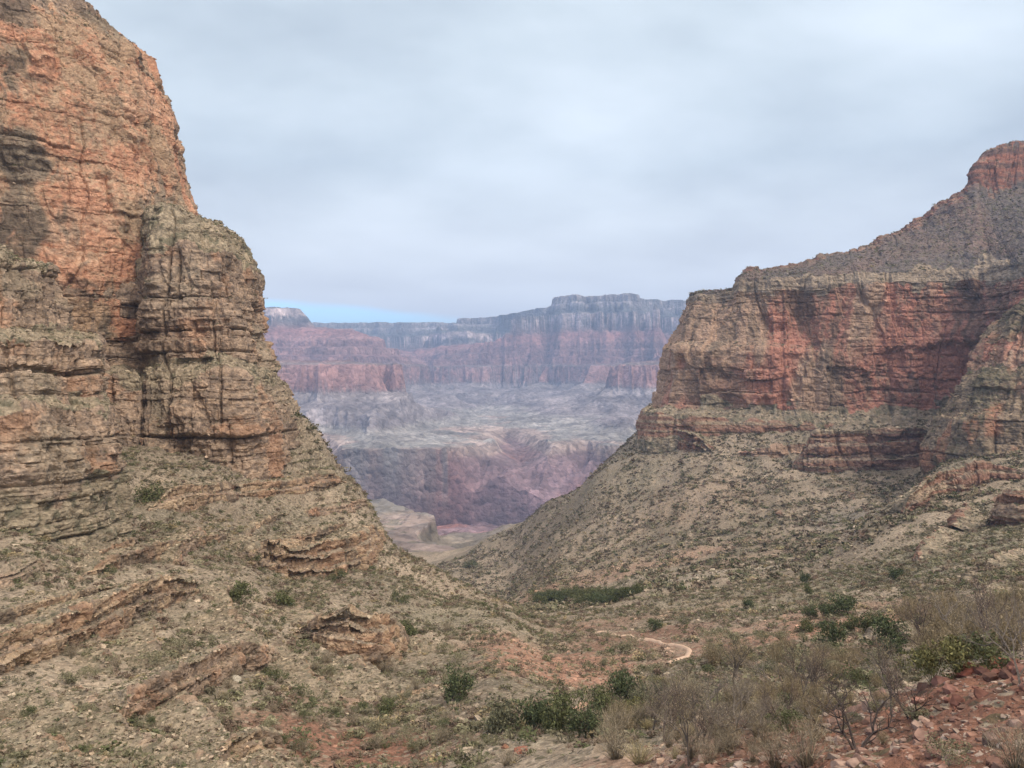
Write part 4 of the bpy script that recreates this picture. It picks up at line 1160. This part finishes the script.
for (k, u, v, h, wd, lb) in [
  (1, 240, 604, 20, .85, 'olive juniper on the slope below the long orange ledge'),
  (1, 406, 640, 17, .9, 'olive juniper beside the jutting ledge nose'),
  (1, 282, 607, 14, 1.2, 'low spreading juniper right of the olive one below the long ledge'),
  (1, 252, 564, 10, 1.1, 'small dark juniper tucked under the end of the long orange ledge'),
  (1, 388, 712, 12, 1.2, 'low olive bush low on the left slope'),
  (2, 30, 503, 34, .7, 'tall grey green bush against the near left buttress'),
  (1, 112, 496, 20, 1.0, 'green bush at the right foot of the near left buttress'),
  (1, 150, 506, 18, 1.0, 'green bush where the first ledge begins on the left')]:
    place(TREES[k], u, v, h, lb, 'tree', G3, wide=wd)
# dark thicket of trees in the creek bend far down the valley
for i in range(46):
    t = rs.random(); u = 534 + 106 * t
    mid = 600 - 3 * math.sin(t * 3.1) - 8 * (t > .6) * (t - .6)
    v = mid + rs.normal() * 4.2 * math.sin(0.3 + t * 2.5)
    place(TREES[(0, 1, 1)[i % 3]], u, v + 3, 6 + 4 * rs.random(), 'dark green tree in the thicket filling the creek bend down the valley', 'tree', 'trees of the thicket in the creek bend', wide=1.05, dmin=380)
# leafless trees
BARE = [proto_bare('bare_tree', 200, 3, (0.075, 0.06, 0.055), 5, 0.62, 0.5, 0.022),
        proto_bare('bare_tree', 201, 1, (0.12, 0.10, 0.085), 6, 0.5, 0.6, 0.026, 160),
        proto_bare('bare_tree', 202, 2, (0.11, 0.085, 0.075), 6, 0.5, 0.7, 0.024, 260, (0.22, 0.17, 0.13)),
        proto_bare('bare_tree', 203, 2, (0.17, 0.145, 0.12), 6, 0.55, 0.6, 0.022, 220, GREYTWIG)]
GB = 'leafless trees in the creek bottom and foreground'
for (k, u, v, h, wd, lb) in [
  (0, 857, 749, 66, .95, 'dark twisted leafless tree rooted in the red rubble of the near bank'),
  (1, 893, 716, 78, .6, 'slender pale leafless tree just behind the dark twisted one'),
  (1, 798, 706, 56, .85, 'dark stemmed leafless tree at the brushy edge left of the red rubble'),
  (3, 733, 748, 74, .7, 'pale many branched leafless tree on the near stony bank'),
  (2, 664, 742, 66, .8, 'purplish brown leafless tree in the creek bottom'),
  (1, 690, 766, 84, .5, 'tall thin leafless tree rising at the bottom edge between the brush clumps'),
  (3, 700, 712, 44, .9, 'grey leafless tree behind the tall thin one'),
  (2, 650, 728, 42, 1.0, 'low brown leafless tree at the creek beside the evergreens'),
  (3, 775, 690, 38, 1.0, 'grey leafless tree in the middle of the brush flat'),
  (3, 885, 688, 40, 1.0, 'pale fuzzy leafless tree under the red knoll'),
  (2, 930, 655, 56, 1.0, 'tan leafless tree behind the yellow green bushes'),
  (3, 965, 650, 62, .9, 'grey leafless tree above the yellow green bushes'),
  (2, 1000, 652, 78, .8, 'tall tan leafless tree at the right edge above the red bank'),
  (3, 1022, 690, 104, .6, 'tallest grey leafless tree cut by the right edge of the view')]:
    place(BARE[k], u, v, h, lb, 'tree', GB, wide=wd)
for i in range(16):
    u = 600 + 320 * rs.random(); v = 690 + 68 * rs.random() - 0.12 * max(0, u - 760)
    place(BARE[1 + i % 3], u, v, 34 + 26 * rs.random(), 'thin leafless sapling standing in the creek brush between the taller bare trees', 'tree', 'leafless saplings in the creek brush', wide=0.7 + 0.3 * rs.random())
# brush: every bush its own object
SHR = {k: [proto_shrub('shrub' if k != 'straw' else 'grass_clump', 300 + 7 * i + j, k) for j in range(2)] for i, k in enumerate(['twig', 'brush', 'sage', 'green', 'yellow', 'straw'])}
def bush(kind, u, v, h, wd, lb, cat='shrub', grp='named bushes of the foreground'):
    place(SHR[kind][rs.integers(0, 2)], u, v, h, lb, cat, grp, wide=wd)
bush('twig', 806, 766, 44, 1.2, 'big grey twiggy bush at the bottom edge in front of the red rubble')
bush('twig', 775, 768, 30, 1.2, 'smaller grey twiggy bush left of the big one at the bottom edge')
bush('yellow', 932, 684, 42, .9, 'bright yellow green bush at the left end of the red bank')
bush('yellow', 958, 676, 46, .9, 'bright olive bush in the middle above the red bank')
bush('green', 985, 668, 38, 1.0, 'olive green bush right of the two bright bushes')
bush('twig', 1016, 772, 48, 1.1, 'grey green brush at the bottom right corner of the bank')
bush('sage', 952, 764, 24, 1.1, 'blue grey sage bush on the red rubble at the bottom edge')
bush('sage', 915, 720, 14, 2.0, 'flat pale sage mat on top of the red bank')
bush('straw', 765, 706, 20, 1.6, 'straw coloured grass clump beside the dark stemmed tree', 'grass clump')
bush('straw', 640, 764, 26, 1.4, 'tan grass clump under the tall thin leafless tree', 'grass clump')
bush('yellow', 632, 722, 24, 1.2, 'yellow green bush by the creek under the dark evergreens')
bush('yellow', 671, 690, 14, 1.2, 'small yellow bush near the creek below the zigzag trail')
bush('green', 790, 732, 22, 1.3, 'green bush between the stemmed tree and the red rubble')
zones = [('twig', 34, (590, 780, 700, 768), (14, 32), 'grey leafless bush in the brush along the creek bottom'),
         ('brush', 56, (600, 900, 655, 745), (10, 26), 'brown twiggy bush in the brush between the creek and the knoll'),
         ('brush', 26, (905, 1024, 622, 668), (22, 40), 'tan twiggy bush crowding the edge above the red bank'),
         ('sage', 40, (600, 880, 640, 740), (8, 16), 'low sage bush scattered among the creek brush'),
         ('green', 20, (640, 900, 650, 730), (9, 18), 'olive bush scattered among the creek brush'),
         ('straw', 18, (640, 860, 680, 760), (8, 16), 'straw coloured grass clump among the creek brush'),
         ('sage', 40, (0, 500, 640, 768), (8, 15), 'grey sage bush on the lower left slope'),
         ('green', 22, (0, 480, 560, 768), (7, 14), 'olive bush on the left slope'),
         ('twig', 24, (0, 520, 620, 768), (8, 16), 'grey leafless bush on the lower left slope')]
for kind, n_, (u0, u1, v0, v1), (h0, h1), lb in zones:
    for i in range(n_):
        u, v = u0 + (u1 - u0) * rs.random(), v0 + (v1 - v0) * rs.random()
        if 588 < u < 700 and 628 < v < 690 and kind != 'sage': continue
        if u > 760 and v > 728 and i % 3: continue
        bush(kind, u, v, h0 + (h1 - h0) * rs.random(), 0.9 + 0.5 * rs.random(), lb, 'shrub' if kind != 'straw' else 'grass clump', lb.split(' in ')[0].split(' on ')[0].split(' among ')[0].split(' crowding ')[0].split(' scattered ')[0] + ' group')
# --- boulders
ROCKS = []
for i in range(6):
    V, Fc = rock_verts(np.random.default_rng(80 + i), 22, 0.62)
    ROCKS.append((V, Fc))
def boulder(u, v, wpx, colr, lb, grp, flat=1.0, i=None, sink=0.42):
    V, Fc = ROCKS[rs.integers(0, 6) if i is None else i]
    c = np.asarray(colr)[None] * (1 + 0.12 * rs.normal(size=(len(V), 1)))
    o = link(mesh_np('boulder', V * np.array([1, 1, flat]), Fc, M_STONE, np.clip(c, 0.01, 1)), 'boulder')
    p = hit(u, v); s_ = wpx / 2 / F * p[1]
    o.location = (p[0], p[1], p[2] + s_ * 0.62 * flat * (1 - 2 * sink))
    o.scale = (s_, s_, s_); o.rotation_euler = (rs.normal() * .2, rs.normal() * .2, rs.random() * 6.28)
    tag(o, lb, 'boulder', grp)
gb_ = 'standing out boulders'
boulder(235, 680, 13, (0.42, 0.38, 0.31), 'pale round boulder alone on the left slope under a low ledge', gb_)
boulder(312, 688, 17, (0.33, 0.29, 0.23), 'large tilted grey block on the left slope above the red earth', gb_, 1.3)
boulder(394, 737, 10, (0.09, 0.065, 0.055), 'small dark boulder low on the left slope', gb_)
boulder(521, 752, 17, (0.25, 0.11, 0.075), 'reddish brown boulder near the creek at the bottom centre', gb_)
boulder(505, 748, 8, (0.27, 0.14, 0.09), 'small reddish stone beside the reddish brown boulder', gb_)
boulder(440, 755, 9, (0.36, 0.32, 0.26), 'small pale stone low on the slope left of the creek row', gb_)
boulder(992, 742, 26, (0.16, 0.11, 0.09), 'biggest dark boulder on the red bank at the right', gb_, 0.8)
boulder(895, 700, 18, (0.19, 0.13, 0.105), 'dark flat boulder at the top of the near rubble', gb_, 0.7)
boulder(1000, 664, 20, (0.24, 0.085, 0.055), 'large red block on the crest of the red bank', gb_)
boulder(968, 672, 24, (0.22, 0.08, 0.055), 'broad red block on the red bank left of the large crest block', gb_, 0.8)
for i in range(270):
    u = 690 + 345 * rs.random() ** 0.8
    lim = np.interp(u, [690, 760, 860, 930, 1024], [742, 722, 700, 672, 662])
    v = lim + (772 - lim) * rs.random()
    red = u > 900 and v < 720
    c = [(0.19, 0.11, 0.085), (0.23, 0.145, 0.115), (0.28, 0.195, 0.155), (0.32, 0.26, 0.215), (0.13, 0.095, 0.08)][rs.choice(5, p=[.3, .25, .25, .12, .08])] if not red else [(0.17, 0.08, 0.06), (0.21, 0.11, 0.085), (0.12, 0.065, 0.05)][rs.integers(0, 3)]
    lb, g = ('dark red angular stone on the steep red bank', 'stones of the steep red bank') if red else ('pinkish angular stone of the rubble on the near bank', 'stones of the near rubble')
    boulder(u, v, 3.5 + 17 * rs.random() ** 3, c, lb, g, 0.7 + 0.5 * rs.random())
P = []
for i in range(8000):
    u = 640 + 400 * rs.random(); D = 15 + 45 * rs.random()
    x = (u - 512) / F * D
    P.append((x, D))
P = np.array(P); P = np.column_stack([P, Hn(P[:, 0], P[:, 1])]); n = len(P)
kc = np.array([(0.20, 0.115, 0.085), (0.26, 0.165, 0.13), (0.31, 0.24, 0.195), (0.14, 0.085, 0.065)])[rs.integers(0, 4, n)] * (0.8 + 0.4 * rs.random((n, 1)))
scatter('gravel', 'small reddish stones covering the near bank', rock_protos, P, szs(n, 0.03, 0.2, (0.6, 1.0)), rs.random(n) * 6.28, kc, M_STONE)

print('script', round(time.time() - T0, 1))
